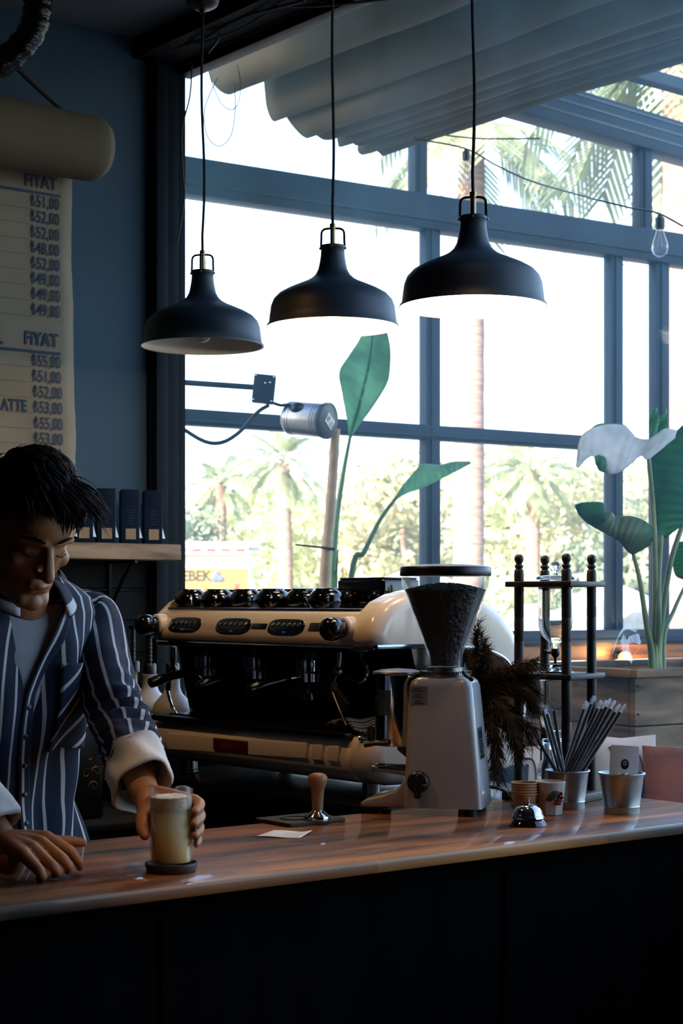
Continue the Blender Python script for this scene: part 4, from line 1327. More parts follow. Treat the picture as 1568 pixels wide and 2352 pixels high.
# ------------------------------------------------------------------ stack of kraft cups
M_kraft = mat('kraft_cup_paper', '#a87f57', 0.8, var=0.08, scale=40)
M_kraftrim = mat('kraft_cup_rim', '#b98f66', 0.7, var=0.06, scale=40)
kp_ = CF((1204 - 784) / FPX * 4.11, 4.11, ZB)
k0 = thing('paper_cup', 'bottom kraft paper cup of the stack behind the bell, its side showing', 'paper cup', (kp_.x, kp_.y, ZB), 0, 'stacked kraft paper cups')
P = [(0, 0.004), (0.0225, 0.004), (0.0225, 0.0), (0.0235, 0.0), (0.0305, 0.05), (0.0297, 0.05), (0.0228, 0.006), (0, 0.005)]
obj('cup_body', MB().lathe(P, 40), M_kraft, k0, 45)
obj('rolled_rim', MB().tube([Vector((0.031 * math.cos(2 * PI * k / 40), 0.031 * math.sin(2 * PI * k / 40), 0.05)) for k in range(41)], 0.0014, 8, caps=False), M_kraftrim, k0)
lbs = ['second kraft paper cup from the bottom of the stack behind the bell', 'third kraft paper cup from the bottom of the stack behind the bell', 'fourth kraft paper cup from the bottom of the stack behind the bell', 'topmost kraft paper cup of the stack behind the bell, open inside']
for k in range(4):
    copy_thing(k0, (kp_.x + rnd.uniform(-0.0006, 0.0006), kp_.y, ZB + 0.0065 * (k + 1)), rnd.uniform(0, 6), lbs[k])

# ------------------------------------------------------------------ ceramic pot with a holly sprig
pp = CF((1263 - 784) / FPX * 4.12, 4.12, ZB)
o = thing('ceramic_pot', 'white faceted ceramic pot with a holly leaf and red berries in relief', 'pot', pp, ga + 0.15)
n8 = 8
secs = []
for z, r in ((0, 0.0285), (0.002, 0.03), (0.03, 0.032), (0.045, 0.0335), (0.07, 0.0355), (0.078, 0.0365), (0.079, 0.035), (0.05, 0.031), (0.01, 0.028), (0.008, 0.0)):
    wv = min(1, max(0, (z - 0.02) / 0.04))
    secs.append((z, [((max(r, 1e-4)) * ((1 - wv) * (math.cos(PI / 8) / math.cos(((a + PI / 8) % (PI / 4)) - PI / 8)) + wv) * math.cos(a), max(r, 1e-4) * ((1 - wv) * (math.cos(PI / 8) / math.cos(((a + PI / 8) % (PI / 4)) - PI / 8)) + wv) * math.sin(a)) for a in [2 * PI * k / 48 for k in range(48)]]))
obj('pot_body', loft(secs), mat('white_glazed_clay', '#c9c4bb', 0.35, var=0.05, scale=14), o, 25)
def leaf_holly(u, v):
    t = u; w = (0.0095 * math.sin(PI * min(1, t * 0.95 + 0.05)) * (1 + 0.28 * math.sin(t * 26))) * (v - 0.5) * 2
    a = -PI / 2 - 0.3 + 0.95 * t + 0.0
    r = 0.0355 + 0.002 * (1 - (2 * v - 1) ** 2)
    return Vector((r * math.cos(a), r * math.sin(a), 0.038 + 0.018 * t + w))
obj('holly_leaf', MB().grid(30, 6, leaf_holly), mat('dark_green_glaze', '#2c3a2c', 0.35, var=0.2, scale=60), o, 180, solid=0.002)
m = MB()
for a, z in ((0.75, 0.052), (0.62, 0.046), (0.8, 0.043), (0.55, 0.036), (0.7, 0.036), (0.45, 0.03), (0.6, 0.029)):
    aa = -PI / 2 + a
    m = MB().ball((0.0365 * math.cos(aa), 0.0365 * math.sin(aa), z), 0.0046, 14, 10)
    obj('berry', m, mat('dark_red_glaze', '#7a1b18', 0.25, var=0.12) if 'dark_red_glaze' not in MATS else MATS['dark_red_glaze'], o)
sk = thing('wooden_stirrer', 'short wooden stick leaning out of the white holly pot', 'stirrer', (pp.x, pp.y, ZB))
q0, q1 = CF((1283 - 784) / FPX * 4.12, 4.12, ZB + 0.06), R(1300, 1780, 4.12)
obj('stick', MB().tube([(0, 0, 0.012), q0 - Vector((pp.x, pp.y, ZB)), q1 - Vector((pp.x, pp.y, ZB))], 0.0016, 6), M_kraft, sk)

# ------------------------------------------------------------------ service bell
bp_ = CF((1212 - 784) / FPX * 3.915, 3.915, ZB)
o = thing('service_bell', 'chrome counter bell on a black base at the front of the bar', 'bell', bp_)
obj('base', MB().lathe([(0, 0), (0.042, 0), (0.043, 0.002), (0.041, 0.005), (0.035, 0.013), (0.032, 0.016), (0, 0.017)], 48), M_gloss, o, 50)
obj('dome', MB().lathe([(0.035, 0.016), (0.0365, 0.0165), (0.0365, 0.021), (0.035, 0.0225), (0.0335, 0.026), (0.031, 0.034), (0.025, 0.042), (0.016, 0.047), (0.007, 0.049), (0, 0.0495)], 56), M_steel, o, 60)
obj('plunger', MB().lathe([(0, 0.049), (0.0035, 0.049), (0.003, 0.056), (0.0038, 0.058), (0.0036, 0.062), (0, 0.063)], 20), M_steel, o, 60)

# ------------------------------------------------------------------ tamping mat, tamper, ring, receipt
mp_ = RZ(664, 1901, ZB)
o = thing('tamping_mat', 'black rubber tamping mat at the back edge of the bar', 'mat', (mp_.x + 0.082, mp_.y + 0.058, ZB))
m = MB().prism([(q[0], q[1]) for q in rrect(-0.082, 0.082, -0.058, 0.075, 0.008)], 0.0, 0.009, 'z', 0.0015, 2)
obj('pad', m, M_rubber, o, 30)
rp = RZ(676, 1880, ZB + 0.009)
ring = [Vector((rp.x - o.location.x + 0.031 * math.cos(2 * PI * k / 40), rp.y - o.location.y + 0.031 * math.sin(2 * PI * k / 40), 0.0095)) for k in range(41)]
obj('moulded_ring', MB().tube(ring, 0.0026, 8, caps=False), M_rubber, o)
tp = CF((729 - 784) / FPX * 3.945, 3.945, ZB + 0.009)
o = thing('tamper', 'coffee tamper with a turned wooden handle and steel base on the black mat', 'tamper', tp)
obj('base', MB().lathe([(0, 0), (0.0292, 0), (0.0295, 0.002), (0.0295, 0.008), (0.0285, 0.0095), (0.014, 0.02), (0.0125, 0.022), (0, 0.022)], 48), M_steel, o, 35)
obj('handle', MB().lathe([(0, 0.0215), (0.0125, 0.0215), (0.0128, 0.03), (0.0132, 0.045), (0.0142, 0.06), (0.0165, 0.074), (0.0205, 0.083), (0.0225, 0.09), (0.022, 0.097), (0.018, 0.103), (0.01, 0.106), (0, 0.1065)], 36), wood_mat('beech_handle', '#7a5235', '#9a6b48', '#ad7d58', (30, 30, 6), 0.45), o, 60)
cs = [RZ(585, 1921, ZB + 0.0015), RZ(688, 1925, ZB + 0.0015), RZ(717, 1911, ZB + 0.0015), RZ(628, 1907, ZB + 0.0015)]
def rc(u, v):
    p = cs[0].lerp(cs[1], u).lerp(cs[3].lerp(cs[2], u), v)
    return Vector((p.x, p.y, ZB + 0.0015 + 0.004 * max(0, u - 0.75) * 4 * v + 0.0008 * math.sin(6 * u)))
o = obj('receipt', MB().grid(14, 6, rc), M_white, None, 180, solid=0.0006)
tag(o, 'small white paper slip lying on the bar in front of the black mat', 'paper')
m = MB()
rr = random.Random(3)
for k in range(7):
    for j in range(3):
        c = cs[0].lerp(cs[1], 0.12 + 0.12 * k).lerp(cs[3].lerp(cs[2], 0.12 + 0.12 * k), 0.25 + 0.22 * j)
        m.box((c.x, c.y, ZB + 0.0021), (0.009 + 0.004 * rr.random(), 0.0012, 0.0003))
obj('print', m, mat('faint_print', '#b9aaa6', 0.8), o, 0)

# ------------------------------------------------------------------ drink and saucer
dp = CF((393 - 784) / FPX * 3.255, 3.255, ZB)
o = thing('drink_coaster', 'round dark wooden dish under the iced drink', 'coaster', dp)
obj('dish', MB().lathe([(0, 0), (0.044, 0), (0.046, 0.002), (0.0495, 0.016), (0.0485, 0.018), (0.046, 0.0165), (0.044, 0.007), (0, 0.0065)], 56), wood_mat('dark_turned_wood', '#1c1511', '#2c211a', '#3a2d22', (8, 8, 8), 0.55), o, 45)
gz = ZB + 0.0068
o = thing('drink_glass', 'tall diamond-cut glass of frothy pale iced drink held by the man', 'drink', (dp.x, dp.y, gz))
def tumbler(u, v):
    a = 2 * PI * u
    z = 0.147 * v
    r = 0.0385 + 0.0022 * v
    k = 0
    if 0.02 < v < 0.72:
        q = 28
        s1 = math.sin(a * q / 2 + z * 230); s2 = math.sin(a * q / 2 - z * 230)
        k = 0.0011 * (abs(s1) + abs(s2) - 1.0) * min(1, (v - 0.02) / 0.05) * min(1, (0.72 - v) / 0.1)
    return Vector(((r + k) * math.cos(a), (r + k) * math.sin(a), z))
m = MB().grid(168, 60, tumbler, closed=True)
m.lathe([(0.0407, 0.147), (0.0402, 0.148), (0.0387, 0.147), (0.0375, 0.06), (0.0365, 0.012), (0, 0.011)], 84)
m.lathe([(0.0385, 0.0), (0.03, 0.0005), (0, 0.002)], 84)
obj('tumbler', m, glass_mat('cut_glass', (0.99, 0.99, 0.98), dust_haze=0.01, dvar=0.02, gloss=1.4, rough=0.04, dscale=(9, 9, 9)), o, 60)
m = bpy.data.materials.new('cloudy_lemonade')
m.use_nodes = True
t = m.node_tree; b = t.nodes['Principled BSDF']
tc = t.nodes.new('ShaderNodeTexCoord'); sp = t.nodes.new('ShaderNodeSeparateXYZ')
t.links.new(tc.outputs['Object'], sp.inputs[0])
nz = t.nodes.new('ShaderNodeTexNoise'); nz.inputs['Scale'].default_value = 40
t.links.new(tc.outputs['Object'], nz.inputs['Vector'])
ad = t.nodes.new('ShaderNodeMath'); ad.operation = 'MULTIPLY_ADD'; ad.inputs[1].default_value = 0.04
t.links.new(nz.outputs[0], ad.inputs[0]); t.links.new(sp.outputs[2], ad.inputs[2])
cr = t.nodes.new('ShaderNodeValToRGB')
mr = t.nodes.new('ShaderNodeMapRange'); mr.inputs['From Min'].default_value = 0.02; mr.inputs['From Max'].default_value = 0.15
t.links.new(ad.outputs[0], mr.inputs['Value']); t.links.new(mr.outputs[0], cr.inputs[0])
e = cr.color_ramp.elements
e[0].color = lin('#d8b45c'); e[1].color = lin('#fcf1d4'); e[0].position = 0.05; e[1].position = 0.6
t.links.new(cr.outputs[0], b.inputs['Base Color'])
b.inputs['Roughness'].default_value = 0.35
setin(b, ['Subsurface Weight'], 1.0); setin(b, ['Subsurface Radius'], (1.0, 0.95, 0.75)); setin(b, ['Subsurface Scale'], 0.03)
M_lem = m
obj('cloudy_drink', MB().lathe([(0, 0.0125), (0.0355, 0.0125), (0.0362, 0.014), (0.0372, 0.06), (0.0378, 0.112), (0, 0.112)], 56), M_lem, o, 40)
def foam(u, v):
    a = 2 * PI * u
    if v < 0.5:
        return Vector((0.0380 * math.cos(a), 0.0380 * math.sin(a), 0.111 + 0.045 * v))
    t = (v - 0.5) * 2
    r = 0.038 * (1 - t)
    return Vector((r * math.cos(a), r * math.sin(a), 0.1335 + 0.003 * math.sin(t * PI) + 0.002 * mnoise.noise(Vector((r * 120 * math.cos(a), r * 120 * math.sin(a), 1)))))
obj('foam', MB().grid(48, 16, foam, closed=True), mat('pale_foam', '#e3d9cb', 0.7, var=0.05, scale=80, bump=0.4, bscale=300, sub=0.3), o, 60)
m = MB().box((0.012, -0.008, 0.14), (0.024, 0.026, 0.026), 0.007, 4, M=Matrix.Translation((0.006, -0.004, 0)) @ Matrix.Rotation(0.0, 4, 'X'))
obj('ice_cube', m, M_clear, o, 60)

# black packet with a spiral motif, behind the barista
q = R(186, 1700, 4.75)
o = thing('coffee_packet', 'black packet with copper spirals standing behind the striped sleeve', 'packet', (q.x, q.y, 0))
o.location = (q.x, q.y, 0.93)
obj('bag', MB().box((0, 0, 0.13), (0.11, 0.06, 0.26), 0.01, 3), M_black, o, 40)
m = MB()
for cx, cz, s_ in ((0.012, 0.17, 1), (0.03, 0.13, -1), (0.0, 0.125, 1), (0.022, 0.09, -1)):
    m.tube([Vector((cx + s_ * (0.016 - 0.0024 * t) * math.cos(t * 1.2), -0.0312, cz + (0.016 - 0.0024 * t) * math.sin(t * 1.2))) for t in [k * 0.3 for k in range(20)]], 0.0018, 5, flat=0.3)
obj('spiral_print', m, mat('copper_print', '#8a4a28', 0.5, var=0.1), o, 0)
rk = thing('side_table', 'dark low cabinet behind the barista carrying the black packet', 'cabinet', (q.x - 0.1, q.y + 0.1, 0))
obj('cabinet_body', MB().box((0, 0, 0.46), (0.7, 0.45, 0.9), 0.004).box((0, 0, 0.92), (0.74, 0.49, 0.02), 0.003), M_dark, rk, 30)
obj('door', MB().box((-0.17, -0.232, 0.46), (0.32, 0.015, 0.84), 0.003), M_barfront, rk, 30)
obj('door', MB().box((0.17, -0.232, 0.46), (0.32, 0.015, 0.84), 0.003), M_barfront, rk, 30)
# ------------------------------------------------------------------ patio outside the window
ZD = 0.5
M_deck = wood_mat('patio_deck_boards', '#2f241b', '#4a392a', '#5f4a37', (2, 18, 2), 0.6)
M_ground = mat('street_paving', '#8b8a88', 0.9, var=0.08, scale=1.5)
m = MB().box((22, 12, -0.06), (120, 120, 0.1))
m2 = MB()
o = struct('ground', m, M_ground)
m = MB()
for k in range(22):
    m.box((0.2 + 0.1 + k * 0.17, -2.9, ZD - 0.02), (0.165, 8.6, 0.04), 0.003, 1)
m.box((2.05, -2.9, 0.22), (3.7, 8.6, 0.44))
struct('floor_patio', m, M_deck)
VA = math.atan(4000 / (6900 - 784))
VD = RIGHT * math.cos(VA) + FWD * math.sin(VA)
W0 = CF(-0.7002, 7.39, 0)
WR = math.atan2(VD.y, VD.x)
def ws(px):
    c = (px - 784) / FPX
    return (7.39 * c + 0.7002) / (math.cos(VA) - math.sin(VA) * c)
w2 = thing('window_2', 'blue-grey metal framed glass screen on the far side of the patio', 'window', (W0.x, W0.y, 0), WR, kind='structure')
S0, S1 = -0.72, 5.2
def rail(nm, z0, z1, t=0.07):
    mm = MB().box(((S0 + S1) / 2, 0, (z0 + z1) / 2), (S1 - S0, t, z1 - z0), 0.004)
    mm.box(((S0 + S1) / 2, -t / 2 - 0.004, z0 + (z1 - z0) * 0.28), (S1 - S0, 0.012, 0.012))
    return obj(nm, mm, M_bluegrey, w2, 30)
rail('upper_rail', 3.242, 3.402, 0.1)
rail('middle_rail', 2.268, 2.336)
rail('sill_rail', 1.3, 1.375, 0.12)
rail('base_rail', ZD, ZD + 0.1, 0.1)
for pa, pb in ((944, 973), (1459, 1489)):
    a, b_ = ws(pa), ws(pb)
    obj('mullion', MB().box(((a + b_) / 2, 0, 3.6), (b_ - a, 0.06, 0.44), 0.004).box(((a + b_) / 2 - 0.008, -0.033, 3.6), (0.008, 0.008, 0.44)), M_bluegrey, w2, 30)
for pa, pb in ((970, 1003), (1394, 1422), (1497, 1528)):
    a, b_ = ws(pa), ws(pb)
    obj('mullion', MB().box(((a + b_) / 2, 0, 2.3), (b_ - a, 0.06, 1.9), 0.004).box(((a + b_) / 2 - 0.01, -0.033, 2.3), (0.01, 0.01, 1.9)), M_bluegrey, w2, 30)
M_plank = wood_mat('warm_wall_planks', '#5e3c1e', '#8b5c30', '#a97440', (2, 10, 22), 0.5)
m = MB()
for k in range(6):
    m.box(((S0 + S1) / 2, -0.02, ZD + 0.16 + k * 0.125), (S1 - S0, 0.04, 0.12), 0.004)
obj('plank_panel', m, M_plank, w2, 30)
obj('window_pane', MB().box(((S0 + S1) / 2, 0.01, 2.6), (S1 - S0, 0.006, 2.45)), glass_mat('patio_glass', (0.98, 0.985, 0.99), dust_haze=0.01, dvar=0.03, gloss=0.4, dscale=(2, 2, 1)), w2, 0)
# top gutter beam of the patio roof
A, B = R(1180, 265, 8.2), R(1568, 375, 9.1)
dd = (B - A); dd.z = 0
L0 = dd.length; dd.normalize()
o = thing('roof_beam', 'wide blue-grey metal beam with dark grooves above the patio screen', 'beam', (A.x, A.y, 3.805), math.atan2(dd.y, dd.x))
obj('beam_body', MB().box((1.6, 0, 0.095), (3.4, 0.12, 0.19), 0.006), M_bluegrey, o, 30)
m = MB()
for z in (0.06, 0.115, 0.165):
    m.box((1.6, -0.06, z), (3.4, 0.008, 0.012))
obj('groove', m, M_black, o, 0)

# added globe and light in place of a lamp reflection in the glass
lp = ws(1403)
lw_ = W0 + VD * lp - Vector((VD.y, -VD.x, 0)) * -0.0
o = thing('reflection_globe', 'added glowing globe standing in for a lamp reflection, on the plank wall between the tower and the planter', 'lamp', (lw_.x, lw_.y, 1.53 + (1375 - 1510) / FPX * (lw_ - Vector((CAM.x, CAM.y, 0))).dot(FWD)), WR)
obj('globe', MB().ball((0, -0.1, 0), 0.032, 18, 12), mat('warm_globe', '#ffd9a0', 0.4, emit='#ffb55a', estr=3.0), o)
obj('added_bracket', MB().tube([(0, -0.03, 0.02), (0, -0.07, 0.03), (0, -0.1, 0.03)], 0.006, 8).lathe([(0, -0.0), (0.025, 0), (0.025, 0.008), (0, 0.01)], 20, Matrix.Translation((0, -0.04, 0.02)) @ Matrix.Rotation(PI / 2, 4, 'X')), M_black, o)
gl = R(1403, 1510, 8.35)
light('reflection_globe_light', 'POINT', o.location + Matrix.Rotation(WR, 3, 'Z') @ Vector((0, -0.16, 0.0)), 8, (1.0, 0.55, 0.22), 0.03)

# folded awning
M_awn = mat('greige_awning_fabric', '#625a48', 0.85, var=0.06, scale=3, bump=0.2, bscale=400, trans=0.06)
prof = [(0.36, 3.98), (0.5, 3.93), (0.585, 3.86), (0.6, 3.76), (0.615, 3.655), (0.65, 3.61), (0.7, 3.602), (0.745, 3.625), (0.78, 3.68), (0.81, 3.76), (0.845, 3.79), (0.872, 3.75), (0.872, 3.66), (0.885, 3.59), (0.925, 3.55), (0.97, 3.545), (1.0, 3.57), (1.01, 3.6), (1.005, 3.57), (1.02, 3.53), (1.06, 3.5), (1.11, 3.495), (1.15, 3.515), (1.17, 3.54), (1.19, 3.525), (1.215, 3.505), (1.25, 3.51), (1.265, 3.535), (1.285, 3.51), (1.31, 3.5), (1.34, 3.51), (1.35, 3.53), (1.365, 3.52), (1.38, 3.505), (1.4, 3.515), (1.41, 3.53), (1.42, 3.51), (1.445, 3.492), (1.475, 3.5), (1.485, 3.52), (1.495, 3.5), (1.515, 3.488), (1.54, 3.5), (1.56, 3.56), (1.57, 3.7), (1.57, 3.86)]
pp_ = smoothpath([(a, 0, b_) for a, b_ in prof], 150)
def awn(u, v):
    p = pp_[min(int(u * 150), 150)]
    y = 0.7 - 2.7 * v
    sag = 0.012 * math.sin(v * 9 + u * 5)
    endx = 0.03 * math.exp(-v * 40) * math.sin(u * 40)
    return Vector((p.x + 0.006 * math.sin(v * 21 + u * 30), y + endx, p.z + sag * 0.4))
o = obj('awning', MB().grid(150, 24, awn), M_awn, None, 180, solid=0.004)
tag(o, 'retracted greige fabric awning hanging in long folds above the patio', 'awning')
o = thing('awning_rail', 'dark carrier rail above the folded awning', 'rail', (1.0, 0.35, 3.98))
obj('rail_bar', MB().box((0.6, 0, 0.03), (3.2, 0.07, 0.06), 0.004), M_bluegrey, o, 30)

# tall leafy plants
def leaf_mat(n, c, d=None, tr=0.35, rough=0.5):
    return mat(n, c, rough, var=0.14, scale=9, dark=d, trans=tr, bump=0.12, bscale=30, coat=0.0, spec=0.3)
M_leaf = leaf_mat('green_leaf', '#4f9f66', tr=0.45)
M_leafdark = leaf_mat('deep_green_leaf', '#2f7d4c', tr=0.4)
M_leafyel = leaf_mat('yellowing_leaf', '#2f5c3c', '#6f5f2a', tr=0.12)
M_leafsheen = leaf_mat('sky_sheen_leaf', '#f2f4f2', tr=0.6, rough=0.25)  # sky reflection on the leaf painted in as near-white colour
M_stem = mat('leaf_stalk', '#7d8a5a', 0.5, var=0.2, scale=9, dark='#4c6a45')
def leaf2(nm, A, B, da, db, bulge, mt, parent, origin, rib=True):
    """blade between two edge lines (pixel outline at real depth), bowed out of its plane"""
    n = 72
    pa = smoothpath([R(x, y, da + (db - da) * i / (len(A) - 1)) for i, (x, y) in enumerate(A)], n)
    pb = smoothpath([R(x, y, da + (db - da) * i / (len(B) - 1)) for i, (x, y) in enumerate(B)], n)
    out = (CAM - pa[n // 2]).normalized()
    def fn(u, v):
        i = min(int(round(u * n)), n)
        p = pa[i].lerp(pb[i], v)
        w = (pa[i] - pb[i]).length
        k = math.sin(PI * v) * bulge * w + 0.008 * math.sin(u * 9 + v * 4) + 0.0022 * math.sin(u * 75 + v * 9)
        return p + out * k - origin
    return obj(nm, MB().grid(n, 12, fn), mt, parent, 180, solid=0.0022)
def stalk(pts, rs, parent, origin, mt=None):
    q = smoothpath([p - origin for p in pts], 24)
    r_ = [rs[0] + (rs[1] - rs[0]) * i / 24 for i in range(25)]
    return obj('stem', MB().tube(q, r_, 10), mt or M_stem, parent, 60)
# right-hand plant in the planter
D = 5.65
po = R(1500, 1530, D + 0.05)
org = Vector((po.x, po.y, 0.0))
pr = thing('bird_of_paradise', 'big-leaved green plant with a drooping leaf whitened by painted sky sheen, rising from the wooden planter', 'plant', org)
leaf2('leaf', [(1323, 1071), (1333, 1005), (1375, 978), (1430, 977), (1458, 1003), (1490, 1008), (1525, 985), (1554, 988)], [(1327, 1074), (1360, 1048), (1394, 1086), (1425, 1083), (1452, 1062), (1472, 1047), (1490, 1054), (1549, 1006)], D - 0.2, D - 0.05, 0.12, M_leafsheen, pr, org)
leaf2('leaf', [(1340, 1003), (1368, 976), (1400, 972), (1432, 976), (1456, 1000)], [(1342, 1006), (1370, 1002), (1400, 1001), (1430, 1004), (1457, 1006)], D - 0.1, D + 0.0, 0.2, M_leaf, pr, org)
leaf2('leaf', [(1365, 1050), (1375, 1045), (1392, 1050)], [(1368, 1066), (1378, 1082), (1396, 1086)], D - 0.2, D - 0.15, 0.3, M_leaf, pr, org)
leaf2('leaf', [(1566, 978), (1535, 1010), (1492, 1062), (1497, 1120), (1503, 1180), (1516, 1236)], [(1590, 985), (1640, 1060), (1640, 1120), (1610, 1165), (1575, 1200), (1530, 1234)], D + 0.1, D, 0.12, M_leafdark, pr, org)
leaf2('leaf', [(1320, 1160), (1340, 1154), (1383, 1155), (1389, 1176)], [(1322, 1168), (1332, 1186), (1358, 1206), (1392, 1196)], D - 0.12, D - 0.1, 0.3, M_leafdark, pr, org)
leaf2('leaf', [(1325, 1172), (1350, 1180), (1400, 1176), (1414, 1186), (1450, 1186), (1482, 1198), (1502, 1220)], [(1328, 1182), (1355, 1206), (1395, 1228), (1420, 1242), (1440, 1266), (1456, 1272), (1494, 1252)], D - 0.1, D, 0.28, M_leafyel, pr, org)
leaf2('leaf', [(1505, 936), (1492, 960), (1490, 1000), (1492, 1035)], [(1508, 937), (1513, 955), (1510, 985), (1500, 1040)], D + 0.05, D + 0.02, 0.3, M_leaf, pr, org)
leaf2('leaf', [(1528, 938), (1512, 965), (1504, 1000), (1500, 1035)], [(1530, 939), (1533, 970), (1528, 1000), (1508, 1040)], D + 0.08, D + 0.05, 0.2, M_leaf, pr, org)
leaf2('leaf', [(1552, 1245), (1544, 1285), (1550, 1320), (1566, 1330)], [(1620, 1240), (1640, 1280), (1630, 1310), (1590, 1335)], D + 0.2, D + 0.2, 0.2, M_leaf, pr, org)
zb = 1.26
def base(px, dz=0.0):
    q = R(px, 1530, D + 0.04)
    return Vector((q.x, q.y, zb - 0.1))
stalk([R(1453, 1270, D), R(1468, 1330, D), R(1485, 1440, D), R(1496, 1510, D + 0.03), base(1494)], (0.006, 0.0135), pr, org)
stalk([R(1489, 1050, D), R(1500, 1180, D), R(1505, 1350, D), R(1503, 1470, D + 0.04), base(1502)], (0.0075, 0.0135), pr, org)
stalk([R(1518, 1230, D), R(1512, 1330, D), R(1512, 1430, D), R(1508, 1500, D + 0.05), base(1512)], (0.008, 0.0125), pr, org)
stalk([R(1576, 1180, D + 0.1), R(1540, 1290, D + 0.06), R(1520, 1420, D + 0.06), R(1512, 1500, D + 0.06), base(1520)], (0.008, 0.0125), pr, org)
stalk([R(1580, 1330, D + 0.2), R(1548, 1400, D + 0.15), R(1524, 1470, D + 0.1), base(1527)], (0.005, 0.01), pr, org)
# planter
M_planter = wood_mat('weathered_planter_wood', '#3a2c1c', '#6f573d', '#8f7554', (2.5, 2.5, 16), 0.75)
pc = R(1457, 1547, 5.4)
o = thing('wooden_planter', 'weathered wooden plank planter box on the patio', 'planter', (pc.x, pc.y, ZD), math.radians(-4))
m = MB()
PW, PL = 0.62, 0.85
HT = pc.z - ZD
for k in range(5):
    z0 = 0.02 + k * (HT - 0.03) / 5
    h = (HT - 0.03) / 5 - 0.004
    m.box((PL / 2, 0.0125, z0 + h / 2), (PL, 0.025, h), 0.003, 1)
    m.box((PL / 2, PW - 0.0125, z0 + h / 2), (PL, 0.025, h), 0.003, 1)
    m.box((0.0125, PW / 2, z0 + h / 2), (0.025, PW - 0.052, h), 0.003, 1)
    m.box((PL - 0.0125, PW / 2, z0 + h / 2), (0.025, PW - 0.052, h), 0.003, 1)
obj('plank_sides', m, M_planter, o, 30)
m = MB().box((PL / 2, 0.0, HT), (PL + 0.03, 0.05, 0.025), 0.003).box((PL / 2, PW, HT), (PL + 0.03, 0.05, 0.025), 0.003).box((0, PW / 2, HT), (0.05, PW, 0.025), 0.003).box((PL, PW / 2, HT), (0.05, PW, 0.025), 0.003)
obj('top_rim', m, M_planter, o, 30)
obj('soil', MB().grid(12, 12, lambda u, v: Vector((0.03 + (PL - 0.06) * u, 0.03 + (PW - 0.06) * v, HT - 0.06 + 0.02 * mnoise.noise(Vector((u * 6, v * 6, 0)))))), mat('dark_soil', '#241a13', 0.95, var=0.3, scale=40), o, 60)
m = MB()
for k in range(9):
    m.ball((0.015, -0.001, 0.06 + k * (HT - 0.1) / 8), 0.004, 8, 6)
obj('nail_heads', m, M_black, o)

# left-hand plant with its cane
D2 = 6.75
org = R(770, 1420, D2); org = Vector((org.x, org.y, ZD))
pl_ = thing('bird_of_paradise', 'slim potted plant outside with one tall upright leaf and one slanting leaf behind the cups', 'plant', org)
M_leafsoft = leaf_mat('soft_green_leaf', '#a2cfae', tr=0.65)
leaf2('leaf', [(803, 1008), (796, 960), (786, 905), (779, 855), (800, 818), (822, 785), (845, 740)], [(806, 1006), (826, 975), (852, 940), (888, 882), (896, 840), (895, 790), (880, 735)], D2, D2 - 0.12, -0.1, M_leafsoft, pl_, org)
leaf2('leaf', [(911, 1137), (925, 1114), (953, 1082), (970, 1066), (1008, 1068), (1040, 1061), (1079, 1060)], [(914, 1143), (940, 1131), (975, 1119), (1010, 1101), (1038, 1087), (1060, 1076), (1081, 1064)], D2, D2 + 0.1, 0.3, M_leafsoft, pl_, org)
rib = smoothpath([R(804, 1004, D2 - 0.02), R(825, 930, D2 - 0.02), R(842, 860, D2 - 0.05), R(852, 800, D2 - 0.1), R(858, 745, D2 - 0.12)], 20)
obj('midrib', MB().tube([p - org for p in rib], [0.007 - 0.00025 * i for i in range(21)], 8), M_leaf, pl_)
def b2_(px):
    q = R(px, 1420, D2)
    return Vector((q.x, q.y, ZD + 0.3))
M_stemg = mat('green_stalk', '#5f8a63', 0.45, var=0.15, scale=9)
stalk([R(804, 1003, D2), R(786, 1100, D2), R(771, 1210, D2), R(764, 1345, D2), b2_(762)], (0.006, 0.018), pl_, org, M_stemg)
stalk([R(912, 1140, D2), R(872, 1195, D2), R(836, 1268, D2), R(806, 1330, D2), b2_(768)], (0.006, 0.014), pl_, org, M_stemg)
stalk([R(776, 1262, D2 - 0.05), R(772, 1310, D2 - 0.03), R(770, 1350, D2), b2_(766)], (0.002, 0.012), pl_, org, M_stemg)
m = MB().lathe([(0, 0), (0.13, 0), (0.17, 0.34), (0.175, 0.36), (0.16, 0.36), (0.155, 0.3), (0, 0.29)], 32)
obj('pot', m, mat('grey_pot', '#6d6f70', 0.7), pl_, 40)
q0, q1 = R(771, 985, D2 - 0.06), R(744, 1360, D2 - 0.06)
cn = smoothpath([q0, R(758, 1170, D2 - 0.06), q1, Vector((q1.x - 0.01, q1.y, ZD + 0.31))], 30)
o = thing('bamboo_cane', 'straight tan bamboo cane tied to the slim plant', 'cane', org)
obj('cane', MB().tube([p - org for p in cn], [0.0175 + (0.0022 if i % 6 == 3 else 0) + 0.004 * i / 30 for i in range(31)], 12), mat('bamboo_skin', '#b79a78', 0.6, var=0.12, scale=20), o)
obj('tie', MB().tube([R(678, 1251, D2 - 0.1) - org, R(735, 1257, D2 - 0.09) - org, R(768, 1262, D2 - 0.085) - org], [0.003, 0.004, 0.006], 6), M_black, o)

